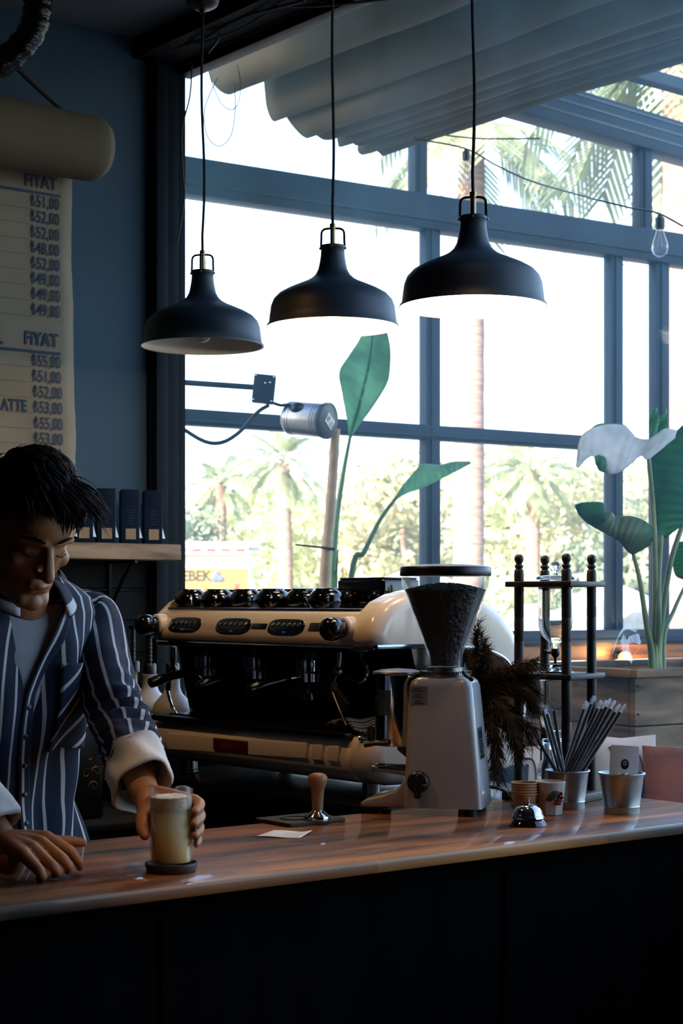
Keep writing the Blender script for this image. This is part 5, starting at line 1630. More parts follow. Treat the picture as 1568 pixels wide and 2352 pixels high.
# outdoor spotlight on a bracket arm with its driver box and cable
D3 = 6.6
og = R(405, 885, D3)
sp_ = thing('outdoor_spotlight', 'silver drum spotlight with a square driver box on an arm outside the glass', 'spotlight', og)
L_ = lambda x, y, d=D3: R(x, y, d) - og
obj('bracket_arm', MB().tube([L_(385, 876), L_(590, 890)], 0.011, 10), M_bluegrey, sp_)
K = frame(L_(606, 894), RIGHT * 1.0 + Vector((0, 0, -0.1)), Vector((0.1, 0, 1)))
bx = obj('driver_box', MB().box((0, 0, 0), (0.083, 0.108, 0.04), 0.004, M=K), M_bluegrey, sp_, 30)
m = MB()
for x in (-0.034, 0.034):
    for y in (-0.046, 0.046):
        m.ball((x, y, 0.021), 0.0045, 8, 6, M=K)
m.ball((0.004, 0.02, 0.021), 0.005, 8, 6, M=K).ball((0.022, 0.024, 0.021), 0.005, 8, 6, M=K)
obj('screws', m, M_steel, bx)
obj('cable', MB().tube(smoothpath([L_(396, 968), L_(420, 985), L_(470, 1014), L_(510, 1016), L_(550, 992), L_(590, 948), L_(618, 930)], 30), 0.0075, 8), M_bluegrey, sp_)
obj('cable_link', MB().tube(smoothpath([L_(628, 926), L_(645, 931), L_(662, 930), L_(680, 940)], 12), 0.006, 8), M_bluegrey, sp_)
ax = (RIGHT * 0.86 - FWD * 0.5 + Vector((0, 0, -0.12))).normalized()
c0 = L_(668, 960, D3 + 0.05)
K = Matrix.Translation(c0) @ ax.to_track_quat('Z', 'Y').to_matrix().to_4x4()
P = [(0, -0.02), (0.045, -0.02), (0.06, -0.008)]
for z_ in (0.0, 0.012, 0.11, 0.122, 0.134):
    P += [(0.064, z_), (0.064, z_ + 0.009), (0.0625, z_ + 0.0095), (0.0625, z_ + 0.0115)]
P += [(0.062, 0.155), (0, 0.155)]
obj('lamp_drum', MB().lathe(P, 40, K), M_brushed, sp_, 35)
cap = obj('end_cap', MB().lathe([(0.066, 0.15), (0.069, 0.153), (0.069, 0.168), (0.06, 0.172), (0, 0.172)], 40, K), M_black, sp_, 35)
KL = K @ Matrix.Translation((0, 0, 0.1735))
upv = (KL.inverted().to_3x3() @ Vector((0, 0, 1))); upv.z = 0; upv.normalize()
ang = math.atan2(upv.y, upv.x) - PI / 2 - 0.55
KL = KL @ Matrix.Rotation(ang, 4, 'Z')
lb = obj('warning_label', MB().box((0, 0, 0), (0.06, 0.04, 0.0012), M=KL), M_white, cap, 0)
m = MB()
tri = [Vector((0.002, -0.012, 0.001)), Vector((0.026, -0.012, 0.001)), Vector((0.014, 0.01, 0.001)), Vector((0.002, -0.012, 0.001))]
m.tube(tri, 0.0011, 5, M=KL)
m.box((0.014, -0.002, 0.001), (0.0018, 0.008, 0.001), M=KL).box((0.014, -0.0085, 0.001), (0.0018, 0.002, 0.001), M=KL)
m.tube([Vector((-0.015 + 0.011 * math.cos(2 * PI * k / 24), 0.011 * math.sin(2 * PI * k / 24), 0.001)) for k in range(25)], 0.0011, 5, M=KL)
m.tube([Vector((-0.0225, -0.0075, 0.001)), Vector((-0.0075, 0.0075, 0.001))], 0.001, 5, M=KL).box((-0.015, 0, 0.001), (0.005, 0.011, 0.001), M=KL)
obj('symbols', m, M_print, lb, 0)
obj('joint_knob', MB().ball(L_(684, 938, D3 - 0.01), (0.032, 0.032, 0.024), 20, 12), M_black, sp_)

# string lights
def edison(px, py, d, label, sc, on=False):
    p = R(px, py, d)
    o = thing('hanging_bulb', label, 'light bulb', p)
    obj('socket', MB().lathe([(0, 0), (0.008 * sc, 0), (0.012 * sc, -0.01 * sc), (0.019 * sc, -0.015 * sc), (0.019 * sc, -0.05 * sc), (0.015 * sc, -0.058 * sc), (0, -0.058 * sc)], 20), M_black, o, 40)
    obj('glass_bulb', MB().lathe([(0.013 * sc, -0.055 * sc), (0.016 * sc, -0.07 * sc), (0.03 * sc, -0.11 * sc), (0.034 * sc, -0.135 * sc), (0.028 * sc, -0.155 * sc), (0.012 * sc, -0.168 * sc), (0, -0.17 * sc)], 24), M_clear, o, 60)
    m = MB()
    for k in range(4):
        a = k * PI / 2
        m.tube([(0.004 * math.cos(a), 0.004 * math.sin(a), -0.06 * sc), (0.013 * math.cos(a) * sc, 0.013 * math.sin(a) * sc, -0.13 * sc), (0.005 * math.cos(a + 0.8), 0.005 * math.sin(a + 0.8), -0.075 * sc)], 0.0007, 4)
    obj('filament', m, M_brass, o)
    return o
edison(1515, 493, 6.6, 'clear filament bulb hanging near the right edge by the patio screen', 0.95)
edison(1070, 342, 7.4, 'pale hanging bulb partly behind the nearest pendant cord', 0.85)
wires = [([R(1375, 460, 6.6), R(1450, 478, 6.6), R(1514, 491, 6.6), R(1600, 535, 6.6), R(1700, 560, 6.6)], 'thin light-string wire sloping past the clear filament bulb'),
         ([R(950, 318, 7.4), R(1068, 341, 7.4), R(1140, 380, 7.3), R(1225, 418, 7.2), R(1380, 462, 6.62)], 'thin light-string wire sloping down from the pale bulb'),
         ([R(985, 306, 8.0), R(1100, 318, 8.0), R(1240, 318, 8.0)], 'thin wire running level under the patio beam')]
for pts, lb in wires:
    tag(obj('light_string_wire', MB().tube(smoothpath(pts, 24), 0.0035, 6), M_black), lb, 'wire')
loops = [([R(478, 160, 6.4), R(490, 200, 6.4), R(510, 240, 6.4), R(532, 252, 6.4), R(548, 235, 6.4), R(552, 190, 6.4), R(545, 150, 6.4)], 'thin looped wire hanging outside below the awning end'),
         ([R(498, 180, 6.4), R(470, 250, 6.4), R(475, 310, 6.4), R(502, 336, 6.4), R(530, 312, 6.4), R(540, 250, 6.4), R(538, 190, 6.4)], 'larger faint wire loop hanging outside behind the unlit pendant cord')]
for pts, lb in loops:
    tag(obj('wire_loop', MB().tube(smoothpath(pts, 30), 0.0018, 6), M_cable), lb, 'wire')

# bench and cushions outside the sill
bn = thing('patio_bench', 'brown wooden bench along the outside of the window', 'bench', (0.42, -1.7, ZD))
m = MB()
for k in range(3):
    m.box((-0.12 + k * 0.13, 0, 0.3), (0.12, 3.2, 0.03), 0.004)
obj('seat', m, M_plank, bn, 30)
for y in (-1.45, -0.5, 0.5, 1.45):
    obj('leg', MB().box((-0.12, y, 0.143), (0.05, 0.05, 0.285), 0.003).box((0.13, y, 0.143), (0.05, 0.05, 0.285), 0.003), M_plank, bn, 30)
def cushion(pc, w, h, t, mt, label, rz, tilt, deco=None):
    o = thing('cushion', label, 'cushion', pc, rz, 'cushions on the patio bench')
    K = Matrix.Rotation(tilt, 4, 'X')
    def f(s):
        def g(u, v):
            a, b_ = 2 * u - 1, 2 * v - 1
            e = max(0.0, (1 - abs(a) ** 4)) ** 0.5 * max(0.0, (1 - abs(b_) ** 4)) ** 0.5
            pin = 1 - 0.06 * (1 - abs(a)) * abs(b_) ** 3
            pin2 = 1 - 0.06 * (1 - abs(b_)) * abs(a) ** 3
            return K @ Vector((a * w / 2 * pin2, s * t / 2 * e * (0.55 + 0.45 * (1 - a * a) * (1 - b_ * b_)), h / 2 + b_ * h / 2 * pin))
        return g
    obj('cushion_cover', MB().grid(20, 20, f(1)).grid(20, 20, f(-1)), mt, o, 180)
    if deco:
        m = MB()
        g = f(-1)
        for st in deco:
            q = smoothpath([Vector((x, y, 0)) for x, y in st], 14)
            m.tube([g(p.x, p.y) + K @ Vector((0, -0.0015, 0)) for p in q], 0.0028, 5)
        obj('scribble_pattern', m, M_black, o, 0)
    return o
M_pink = mat('dusty_pink_cloth', '#b0603f', 0.9, var=0.12, scale=5, dark='#62331f')
M_canvas = mat('off_white_canvas', '#d8cfc8', 0.9, var=0.05, scale=10)
M_navycloth = mat('navy_cloth', '#1d2a3c', 0.9, var=0.15, scale=10)
deco = [[(0.15, 0.2), (0.2, 0.5), (0.3, 0.6), (0.34, 0.4)], [(0.55, 0.85), (0.72, 0.82), (0.78, 0.6), (0.72, 0.42)], [(0.62, 0.5), (0.7, 0.44), (0.8, 0.36)], [(0.8, 0.25), (0.85, 0.3), (0.88, 0.22), (0.93, 0.26)], [(0.82, 0.12), (0.9, 0.15), (0.92, 0.05)], [(0.4, 0.75), (0.45, 0.55), (0.5, 0.7)], [(0.3, 0.9), (0.36, 0.8), (0.42, 0.88)], [(0.55, 0.2), (0.6, 0.1), (0.66, 0.22)]]
ZS = ZD + 0.315
vf = math.atan2(RIGHT.y, RIGHT.x)
def seat_at(px, d):
    p = R(px, 1375, d)
    return Vector((p.x, p.y, ZS))
cushion(seat_at(1582, 4.92), 0.25, 0.3, 0.1, M_pink, 'dusty pink cushion at the right edge outside the glass', vf, -0.16)
cushion(seat_at(1432, 4.98), 0.2, 0.325, 0.08, M_canvas, 'off-white cushion with black scribbles beside the pink one', vf + 0.05, -0.1, deco)
cushion(seat_at(1196, 5.3), 0.17, 0.27, 0.07, M_canvas, 'off-white cushion showing between the grinder and the drip tower', vf - 0.1, -0.1, deco[:3])
cushion(seat_at(1140, 5.2), 0.2, 0.22, 0.09, M_navycloth, 'navy cushion showing just right of the grinder base', vf, -0.15)

# ------------------------------------------------------------------ street scenery
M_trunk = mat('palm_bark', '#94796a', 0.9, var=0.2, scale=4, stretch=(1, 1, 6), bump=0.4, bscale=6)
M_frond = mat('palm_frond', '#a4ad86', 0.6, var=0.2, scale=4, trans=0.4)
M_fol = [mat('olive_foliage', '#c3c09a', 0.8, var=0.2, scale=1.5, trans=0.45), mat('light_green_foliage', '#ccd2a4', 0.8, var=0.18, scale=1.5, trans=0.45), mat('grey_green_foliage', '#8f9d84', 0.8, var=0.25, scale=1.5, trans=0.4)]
def palm(px, d, crown_py, fl, label, nf=26, tr=0.16, seed=1):
    r_ = random.Random(seed)
    top = R(px, crown_py, d)
    b0 = Vector((top.x + r_.uniform(-0.15, 0.15), top.y, 0))
    o = thing('palm_tree', label, 'palm tree', b0, 0, 'palm trees across the street')
    H = top.z
    pts = [Vector((0, 0, 0)).lerp(top - b0, k / 30) for k in range(31)]
    obj('trunk', MB().tube(pts, [tr * (1.12 - 0.2 * k / 30) * (1 + 0.04 * (k % 2)) for k in range(31)], 14), M_trunk, o, 60)
    m = MB()
    for k in range(nf):
        a = 2 * PI * k / nf + r_.uniform(-0.2, 0.2)
        el = r_.uniform(-0.7, 1.25)
        L = fl * r_.uniform(0.8, 1.1)
        dr = Vector((math.cos(a) * math.cos(el), math.sin(a) * math.cos(el), math.sin(el)))
        p = top - b0
        q = [p.copy()]
        for s_ in range(9):
            dr = (dr + Vector((0, 0, -0.13))).normalized()
            p = p + dr * L / 9
            q.append(p.copy())
        m.tube(q, [0.02 * fl * 0.6] * 4 + [0.01 * fl * 0.6] * 6, 4, caps=False)
        for s_ in range(3, 10):
            for sg in (-1, 1):
                for w in (0, 0.5):
                    i = min(s_ + w, 9)
                    b1_ = q[int(i)].lerp(q[min(int(i) + 1, 9)], i - int(i))
                    tg = (q[min(int(i) + 1, 9)] - q[int(i) - 1]).normalized()
                    sd = tg.cross(Vector((0, 0, 1))).normalized() * sg
                    e_ = b1_ + (sd * 0.75 + tg * 0.6 + Vector((0, 0, -0.35))) * fl * 0.3 * r_.uniform(0.7, 1.1)
                    wv = tg * fl * 0.022
                    m.add([b1_ - wv, b1_ + wv, b1_.lerp(e_, 0.6) + wv * 0.8, e_, b1_.lerp(e_, 0.6) - wv * 0.8], [(0, 1, 2, 4), (4, 2, 3)])
    obj('fronds', m, M_frond, o, 0, fixn=False)
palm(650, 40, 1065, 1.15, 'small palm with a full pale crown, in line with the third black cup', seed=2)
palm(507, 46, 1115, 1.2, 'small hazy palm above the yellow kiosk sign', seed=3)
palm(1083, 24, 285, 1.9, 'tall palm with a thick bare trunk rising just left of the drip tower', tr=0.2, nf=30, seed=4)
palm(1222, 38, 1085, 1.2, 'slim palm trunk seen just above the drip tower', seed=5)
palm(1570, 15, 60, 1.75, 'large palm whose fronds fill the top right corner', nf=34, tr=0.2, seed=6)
def tree(px, d, top_py, w, fm, label, seed):
    r_ = random.Random(seed)
    t_ = R(px, top_py, d)
    b0 = Vector((t_.x, t_.y, 0))
    o = thing('tree', label, 'tree', b0, 0, 'trees across the street')
    H = t_.z
    obj('trunk', MB().tube([(0, 0, 0), (0.1, 0, H * 0.3), (0.0, 0.1, H * 0.6)], [0.16, 0.12, 0.07], 8), M_trunk, o, 60)
    m = MB()
    bl = [(Vector((r_.uniform(-0.75, 0.75) * w / 2, r_.uniform(-0.5, 0.5) * w / 2, H * r_.uniform(0.3, 0.86))), w * r_.uniform(0.16, 0.3)) for _ in range(14)]
    for c, rr_ in bl:
        c.z = min(c.z, H - rr_)
        for k in range(190):
            n = Vector((r_.gauss(0, 1), r_.gauss(0, 1), r_.gauss(0, 1))).normalized()
            p = c + n * rr_ * r_.uniform(0.75, 1.08)
            t1 = n.orthogonal().normalized()
            t1 = (Matrix.Rotation(r_.uniform(0, 6.28), 3, n) @ t1)
            t2 = (n.cross(t1) + n * r_.uniform(-0.6, 0.6)).normalized()
            s_ = rr_ * r_.uniform(0.09, 0.17)
            m.add([p - t1 * s_, p - t2 * s_ * 0.6, p + t1 * s_, p + t2 * s_ * 0.6], [(0, 1, 2, 3)])
    obj('crown', m, fm, o, 0, fixn=False)
tl = [(425, 36, 1135, 1.6, 2, 'dark grey-green bush at the left edge of the glass, above the kiosk'), (560, 52, 1050, 3.0, 1, 'pale tree between the two small palms'),
      (720, 50, 1090, 3.4, 1, 'pale tree just left of the bamboo cane'), (830, 48, 1120, 3.0, 0, 'olive tree seen between the two slanting plant stems'),
      (930, 46, 1020, 3.2, 0, 'olive tree left of the middle mullion, above the hopper lid'), (1140, 44, 1015, 3.0, 0, 'olive tree just right of the thick palm trunk'),
      (1270, 42, 1010, 3.4, 1, 'light green tree behind the drip tower finials'), (1350, 40, 1050, 2.6, 0, 'olive tree left of the plant\'s yellowing leaf'),
      (1450, 36, 1020, 2.6, 2, 'grey-green tree behind the plant between the right mullions'), (1570, 36, 1040, 3.0, 0, 'olive tree at the right edge behind the deep green leaf'),
      (1010, 50, 1180, 2.6, 1, 'low light green bush right of the middle mullion'), (1180, 34, 1290, 1.8, 1, 'low light green bush behind the left post of the drip tower')]
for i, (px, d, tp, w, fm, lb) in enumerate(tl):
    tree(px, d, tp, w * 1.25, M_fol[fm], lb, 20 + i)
# kiosk with the yellow sign
ko = R(405, 1375, 24)
kk = thing('kiosk', 'white street kiosk with a yellow sign and red scalloped fringe', 'kiosk', (ko.x, ko.y, 0), vf)
obj('kiosk_body', MB().box((-0.55, 0.9, 1.1), (3.0, 1.7, 2.2)), M_white, kk, 0)
m = MB().box((-0.55, 0.7, 2.27), (3.3, 2.0, 0.06)).prism([(-0.3, 2.24), (-0.3, 2.14), (0.1, 2.3)], -2.2, 1.0, 'x')
obj('roof', m, M_white, kk, 0)
m = MB()
for k in range(16):
    m.box((-2.1 + k * 0.2, -0.302, 2.19), (0.13, 0.01, 0.05))
obj('fringe', m, mat('faded_red', '#9c3f3a', 0.7), kk, 0)
M_yellow = mat('yellow_sign', '#b58c34', 0.6, var=0.04, scale=2)
sg = obj('sign', MB().box((0.1, 0.02, 1.6), (1.77, 0.05, 0.7)), M_yellow, kk, 0)
K = Matrix.Translation((0.0, -0.008, 0)) @ Matrix.Rotation(PI / 2, 4, 'X')
m = MB(); text_into(m, 'LEBEK', 0.205, K @ Matrix.Translation((-0.02, 1.775, 0)) @ Matrix.Diagonal((0.9, 1, 1, 1)), 'LEFT', 0.004, 0.008)
obj('lettering', m, mat('dark_letters', '#242322', 0.6), sg, 0, fixn=False)
m = MB(); text_into(m, 'DURA\u011eI', 0.25, K @ Matrix.Translation((0.06, 1.5, 0)), 'LEFT', 0.004, 0.009)
obj('lettering', m, mat('red_letters', '#93302a', 0.6), sg, 0, fixn=False)
m = MB().ball((0.55, -0.01, 1.83), (0.07, 0.01, 0.09), 14, 8, rot=Matrix.Rotation(0.4, 3, 'Y')).ball((0.61, -0.012, 1.8), (0.06, 0.01, 0.05), 14, 8)
obj('emblem', m, mat('grey_blue_mark', '#4a5160', 0.6), sg, 60)
# white market parasols and parked cars beyond
for k, (px, py, d, lb) in enumerate(((955, 1300, 30, 'white parasol beyond the hopper lid'), (830, 1318, 33, 'white parasol beyond the slanting plant stem'), (1400, 1335, 28, 'white parasol beyond the right post of the drip tower'))):
    p = R(px, py, d)
    o = thing('parasol', lb, 'parasol', (p.x, p.y, 0), 0, 'white parasols across the street')
    H = p.z
    obj('canopy', MB().lathe([(0, H), (0.3, H - 0.1), (0.85, H - 0.34), (0.86, H - 0.4), (0.84, H - 0.36), (0.3, H - 0.13), (0, H - 0.04)], 8), M_white, o, 20)
    obj('pole', MB().tube([(0, 0, 0), (0, 0, H - 0.03)], 0.025, 8), M_bluegrey, o)
M_carp = mat('pale_car_paint', '#dfe0df', 0.3, 0.0, var=0.03, coat=0.5)
M_carglass = mat('pale_car_window', '#8b959b', 0.15, var=0.1, coat=0.4)
M_tyre = mat('tyre_rubber', '#1d1d1e', 0.8)
for px, d, lb in ((1290, 32, 'pale car parked across the street behind the drip tower'), (1530, 30, 'pale car parked across the street behind the planter stems')):
    p = R(px, 1375, d)
    o = thing('car', lb, 'car', (p.x, p.y, 0), vf, 'pale parked cars')
    bp2 = [(-2.0, 0.35), (-2.05, 0.75), (-1.9, 0.9), (-1.3, 0.98), (-0.7, 1.42), (0.7, 1.46), (1.35, 1.02), (2.0, 0.9), (2.1, 0.6), (2.05, 0.35)]
    obj('car_body', MB().prism(bp2, -0.8, 0.8, 'y', 0.12, 4), M_carp, o, 40)
    obj('side_windows', MB().prism([(-1.15, 1.0), (-0.65, 1.36), (0.62, 1.4), (1.15, 1.03)], -0.815, 0.815, 'y', 0.01, 1), M_carglass, o, 40)
    for x in (-1.25, 1.3):
        for y in (-0.75, 0.75):
            obj('wheel', MB().lathe([(0, -0.1), (0.2, -0.1), (0.31, -0.08), (0.32, 0), (0.31, 0.08), (0.2, 0.1), (0, 0.1)], 28, Matrix.Translation((x, y, 0.31)) @ Matrix.Rotation(PI / 2, 4, 'X')), M_tyre, o, 40)
# ------------------------------------------------------------------ the barista
M_skin = mat('skin', '#ab7550', 0.5, var=0.05, scale=14, sub=0.15, bump=0.05, bscale=250)
M_hair = mat('dark_brown_hair', '#17110d', 0.6, var=0.35, scale=60, spec=0.25)
M_shirt = stripe_mat('navy_striped_shirt', '#15233c', '#c4c6ca', 0.037, 0.19)
M_pocket = stripe_mat('navy_striped_pocket', '#15233c', '#c4c6ca', 0.034, 0.2)
M_cuffin = mat('pale_shirt_lining', '#d3cfcb', 0.85, var=0.05, scale=12, bump=0.3, bscale=25)
M_tee = mat('light_grey_tshirt', '#9aa3ad', 0.9, var=0.04, scale=10)
M_trouser = mat('dark_trousers', '#1c2027', 0.85, var=0.1, scale=10)
pbase = Vector((-1.70, -1.80, 0.0))
man = thing('person', 'dark-haired man in a navy striped shirt, looking down, holding an iced drink', 'person', pbase)
def L0(v): return Vector(v) - pbase

# ---- skeleton points
neck = Vector((-1.675, -1.985, 1.515))
HC = R(66, 1213, 3.44)                               # head centre
fwd = (RIGHT * math.sin(math.radians(37)) - FWD * math.cos(math.radians(37))).normalized()
pitch = math.radians(31)
F = (fwd * math.cos(pitch) - Vector((0, 0, 1)) * math.sin(pitch)).normalized()
LFT = Vector((0, 0, 1)).cross(fwd).normalized()        # his left
U = F.cross(LFT).normalized() * -1
if U.z < 0: U = -U
HM = Matrix((LFT, F, U)).transposed()
HS = 1.07
def Hp(x, y, z):
    return HC + HM @ (Vector((x, y, z)) * HS)
shL = R(206, 1384, 3.79)
elL = R(272, 1652, 3.62)
wrL = R(333, 1822, 3.40)
shR = Vector((-1.885, -1.90, 1.50))
elR = Vector((-1.93, -2.08, 1.25))
wrR = R(8, 1932, 3.27)

bm_ = MB()
def hb(c, r, rot=(0, 0, 0)):
    Q = HM @ Matrix.Rotation(rot[0], 3, 'X') @ Matrix.Rotation(rot[1], 3, 'Y') @ Matrix.Rotation(rot[2], 3, 'Z')
    bm_.ball(L0(Hp(*c)), (r[0] * HS, r[1] * HS, r[2] * HS), 28, 18, rot=Q)
def hc(a, b, ra, rb):
    bm_.capsule(L0(Hp(*a)), L0(Hp(*b)), ra * HS, rb * HS, 16)
hb((0, -0.012, 0.03), (0.074, 0.094, 0.09))
hb((0, 0.03, -0.02), (0.062, 0.06, 0.085))
hb((0, 0.042, 0.03), (0.06, 0.05, 0.055))
hb((0, 0.038, -0.08), (0.05, 0.05, 0.042))
hc((0.045, 0.0, -0.075), (0.018, 0.075, -0.108), 0.017, 0.017)
hc((-0.045, 0.0, -0.075), (-0.018, 0.075, -0.108), 0.017, 0.017)
hb((0, 0.082, -0.11), (0.021, 0.017, 0.017))
hc((0, 0.088, 0.008), (0, 0.112, -0.036), 0.0085, 0.0115)
hb((0, 0.113, -0.04), (0.0125, 0.0125, 0.0115))
for s_ in (-1, 1):
    hb((0.0125 * s_, 0.099, -0.044), (0.0085, 0.011, 0.008))
    hc((0.012 * s_, 0.0865, 0.017), (0.05 * s_, 0.07, 0.016), 0.0085, 0.0075)
    hb((0.043 * s_, 0.058, -0.028), (0.02, 0.02, 0.018))
    hb((0.031 * s_, 0.0705, -0.005), (0.0145, 0.0105, 0.0105))
    hb((0.074 * s_, -0.008, -0.018), (0.008, 0.019, 0.031), (0.15, 0, 0))
    hb((0.078 * s_, -0.016, -0.008), (0.007, 0.014, 0.022), (0.15, 0, 0))
hc((-0.017, 0.088, -0.0705), (0.017, 0.088, -0.0705), 0.0065, 0.0065)
hb((0, 0.0945, -0.069), (0.012, 0.0065, 0.005))
hc((-0.013, 0.0885, -0.0805), (0.013, 0.0885, -0.0805), 0.007, 0.007)
# neck and trunk
bm_.capsule(L0(neck + Vector((0.0, 0.02, -0.02))), L0(Hp(0, -0.035, -0.05)), 0.062, 0.056, 24)
bm_.capsule(L0(shL + Vector((-0.04, 0, -0.05))), L0(neck + Vector((0, 0.02, -0.03))), 0.045, 0.05, 24)
bm_.capsule(L0(shR + Vector((0.04, 0, -0.05))), L0(neck + Vector((0, 0.02, -0.03))), 0.045, 0.05, 24)
for z, y, a, b_ in ((1.40, -1.915, 0.16, 0.105), (1.25, -1.87, 0.15, 0.1), (1.10, -1.83, 0.145, 0.098), (0.97, -1.80, 0.16, 0.105)):
    bm_.ball(L0((-1.695, y, z)), (a, b_, 0.13), 28, 18)
# legs
for sx in (-1, 1):
    hip = Vector((-1.695 + 0.085 * sx, -1.79, 0.9)); kn = Vector((-1.695 + 0.1 * sx, -1.80, 0.49)); an = Vector((-1.695 + 0.11 * sx, -1.77, 0.09))
    bm_.capsule(L0(hip), L0(kn), 0.085, 0.055, 20)
    bm_.capsule(L0(kn), L0(an), 0.055, 0.038, 20)
    bm_.capsule(L0(an + Vector((0, 0.02, -0.045))), L0(an + Vector((0.02 * sx, -0.15, -0.055))), 0.036, 0.03, 16)
# arms
bm_.capsule(L0(shL + Vector((-0.012, 0, -0.045))), L0(elL), 0.04, 0.04, 20)
bm_.capsule(L0(elL), L0(elL.lerp(wrL, 0.6)), 0.04, 0.036, 20)
bm_.capsule(L0(elL.lerp(wrL, 0.6)), L0(wrL), 0.036, 0.0275, 20)
bm_.capsule(L0(shR + Vector((0.012, 0, -0.045))), L0(elR), 0.04, 0.04, 20)
bm_.capsule(L0(elR), L0(elR.lerp(wrR, 0.6)), 0.042, 0.036, 20)
bm_.capsule(L0(elR.lerp(wrR, 0.6)), L0(wrR), 0.036, 0.027, 20)

# left hand closed round the glass
GX, GY = (393 - 784) / FPX * 3.255, 3.255
GR = 0.0415
def G(ang, r, z):
    a = math.radians(ang)
    return CF(GX + r * math.cos(a), GY + r * math.sin(a), z)
def chain(pts, rs):
    for i in range(len(pts) - 1):
        bm_.capsule(L0(pts[i]), L0(pts[i + 1]), rs[i], rs[i + 1], 14)
wz = wrL.z
knuck = []
for k, (z, r0, ln) in enumerate(((1.149, 0.0102, 0), (1.127, 0.0105, -4), (1.105, 0.0098, 0), (1.086, 0.0085, 12))):
    mc = G(88 - k * 1.5, GR + 0.0215, z + 0.004 - 0.001 * k)
    knuck.append(mc)
    chain([wrL.lerp(mc, 0.25) + Vector((0, 0, -0.004 * k)), mc], [0.019, 0.0138])
    f = [mc, G(48 + ln, GR + r0 + 0.0075, z), G(20 + ln, GR + r0 + 0.0035, z - 0.004), G(-2 + ln, GR + r0 + 0.001, z - 0.009), G(-24 + ln, GR + r0 - 0.001, z - 0.014)]
    chain(f, [0.0132, r0 * 1.1, r0 * 1.06, r0 * 0.96, r0 * 0.82])
bm_.ball(L0(G(100, GR + 0.02, 1.118)), (0.03, 0.022, 0.034), 18, 12)
bm_.ball(L0(G(122, GR + 0.024, 1.128)), (0.026, 0.024, 0.032), 18, 12)
chain([wrL.lerp(G(128, GR + 0.026, 1.13), 0.35), G(140, GR + 0.024, 1.124), G(162, GR + 0.0165, 1.114), G(186, GR + 0.0125, 1.101), G(204, GR + 0.010, 1.09)], [0.024, 0.0195, 0.0145, 0.0122, 0.0098])
# right hand resting on the bar
H = lambda x, y, d: R(x, y, d)
mcs = [H(106, 1924, 3.24), H(94, 1936, 3.205), H(76, 1950, 3.175), H(54, 1963, 3.15)]
fin = [[H(162, 1955, 3.22), H(180, 1978, 3.22), H(184, 1993, 3.225)], [H(146, 1974, 3.17), H(158, 1990, 3.17), H(156, 2002, 3.18)],
       [H(122, 1990, 3.145), H(132, 2003, 3.15), H(124, 2010, 3.165)], [H(90, 1999, 3.125), H(98, 2012, 3.13), H(90, 2017, 3.14)]]
for mc, f in zip(mcs, fin):
    chain([wrR.lerp(mc, 0.25), mc], [0.021, 0.0142])
    chain([mc] + f, [0.0138, 0.0108, 0.0094, 0.0076])
bm_.ball(L0(H(48, 1962, 3.22)), (0.034, 0.034, 0.017), 18, 12)
bm_.ball(L0(H(22, 1985, 3.19)), (0.028, 0.026, 0.02), 18, 12)
chain([wrR.lerp(H(60, 1945, 3.27), 0.5), H(72, 1944, 3.28), H(132, 1934, 3.31), H(165, 1933, 3.325), H(190, 1936, 3.335)], [0.022, 0.0185, 0.0138, 0.0118, 0.0092])

raw = obj('person_raw', bm_, M_skin, None, 0, fixn=False)
rm = raw.modifiers.new('join', 'REMESH'); rm.mode = 'VOXEL'; rm.voxel_size = 0.0032; rm.use_smooth_shade = True
sm = raw.modifiers.new('soft', 'SMOOTH'); sm.factor = 0.5; sm.iterations = 7
dg = bpy.context.evaluated_depsgraph_get()
me = bpy.data.meshes.new_from_object(raw.evaluated_get(dg))
bpy.data.objects.remove(raw)
me.name = 'body'
me.materials.clear(); me.materials.append(M_skin)
for p in me.polygons: p.use_smooth = True
body = bpy.data.objects.new('body', me); COL.objects.link(body); body.parent = man

# ---- face details
for s_ in (-1, 1):
    q = [Hp(0.013 * s_, 0.0955, 0.021), Hp(0.027 * s_, 0.0925, 0.0265), Hp(0.042 * s_, 0.083, 0.026), Hp(0.054 * s_, 0.07, 0.02)]
    obj('eyebrow', MB().tube([L0(p) for p in smoothpath(q, 12)], [0.003, 0.0042, 0.0048, 0.005, 0.005, 0.005, 0.0048, 0.0045, 0.004, 0.0036, 0.003, 0.0024, 0.0015], 8, flat=0.6), M_hair, man)
    q = [Hp(0.0185 * s_, 0.0835, -0.0085), Hp(0.031 * s_, 0.0875, -0.0115), Hp(0.043 * s_, 0.079, -0.0085)]
    obj('eyelash', MB().tube([L0(p) for p in smoothpath(q, 8)], 0.0013, 6), M_hair, man)
m = MB()
q = [Hp(-0.02, 0.0915, -0.0752), Hp(-0.008, 0.0968, -0.0757), Hp(0.008, 0.0968, -0.0757), Hp(0.02, 0.0915, -0.0752)]
m.tube([L0(p) for p in smoothpath(q, 10)], 0.0012, 6)
obj('mouth_line', m, mat('lip_shadow', '#6e4238', 0.5), man)

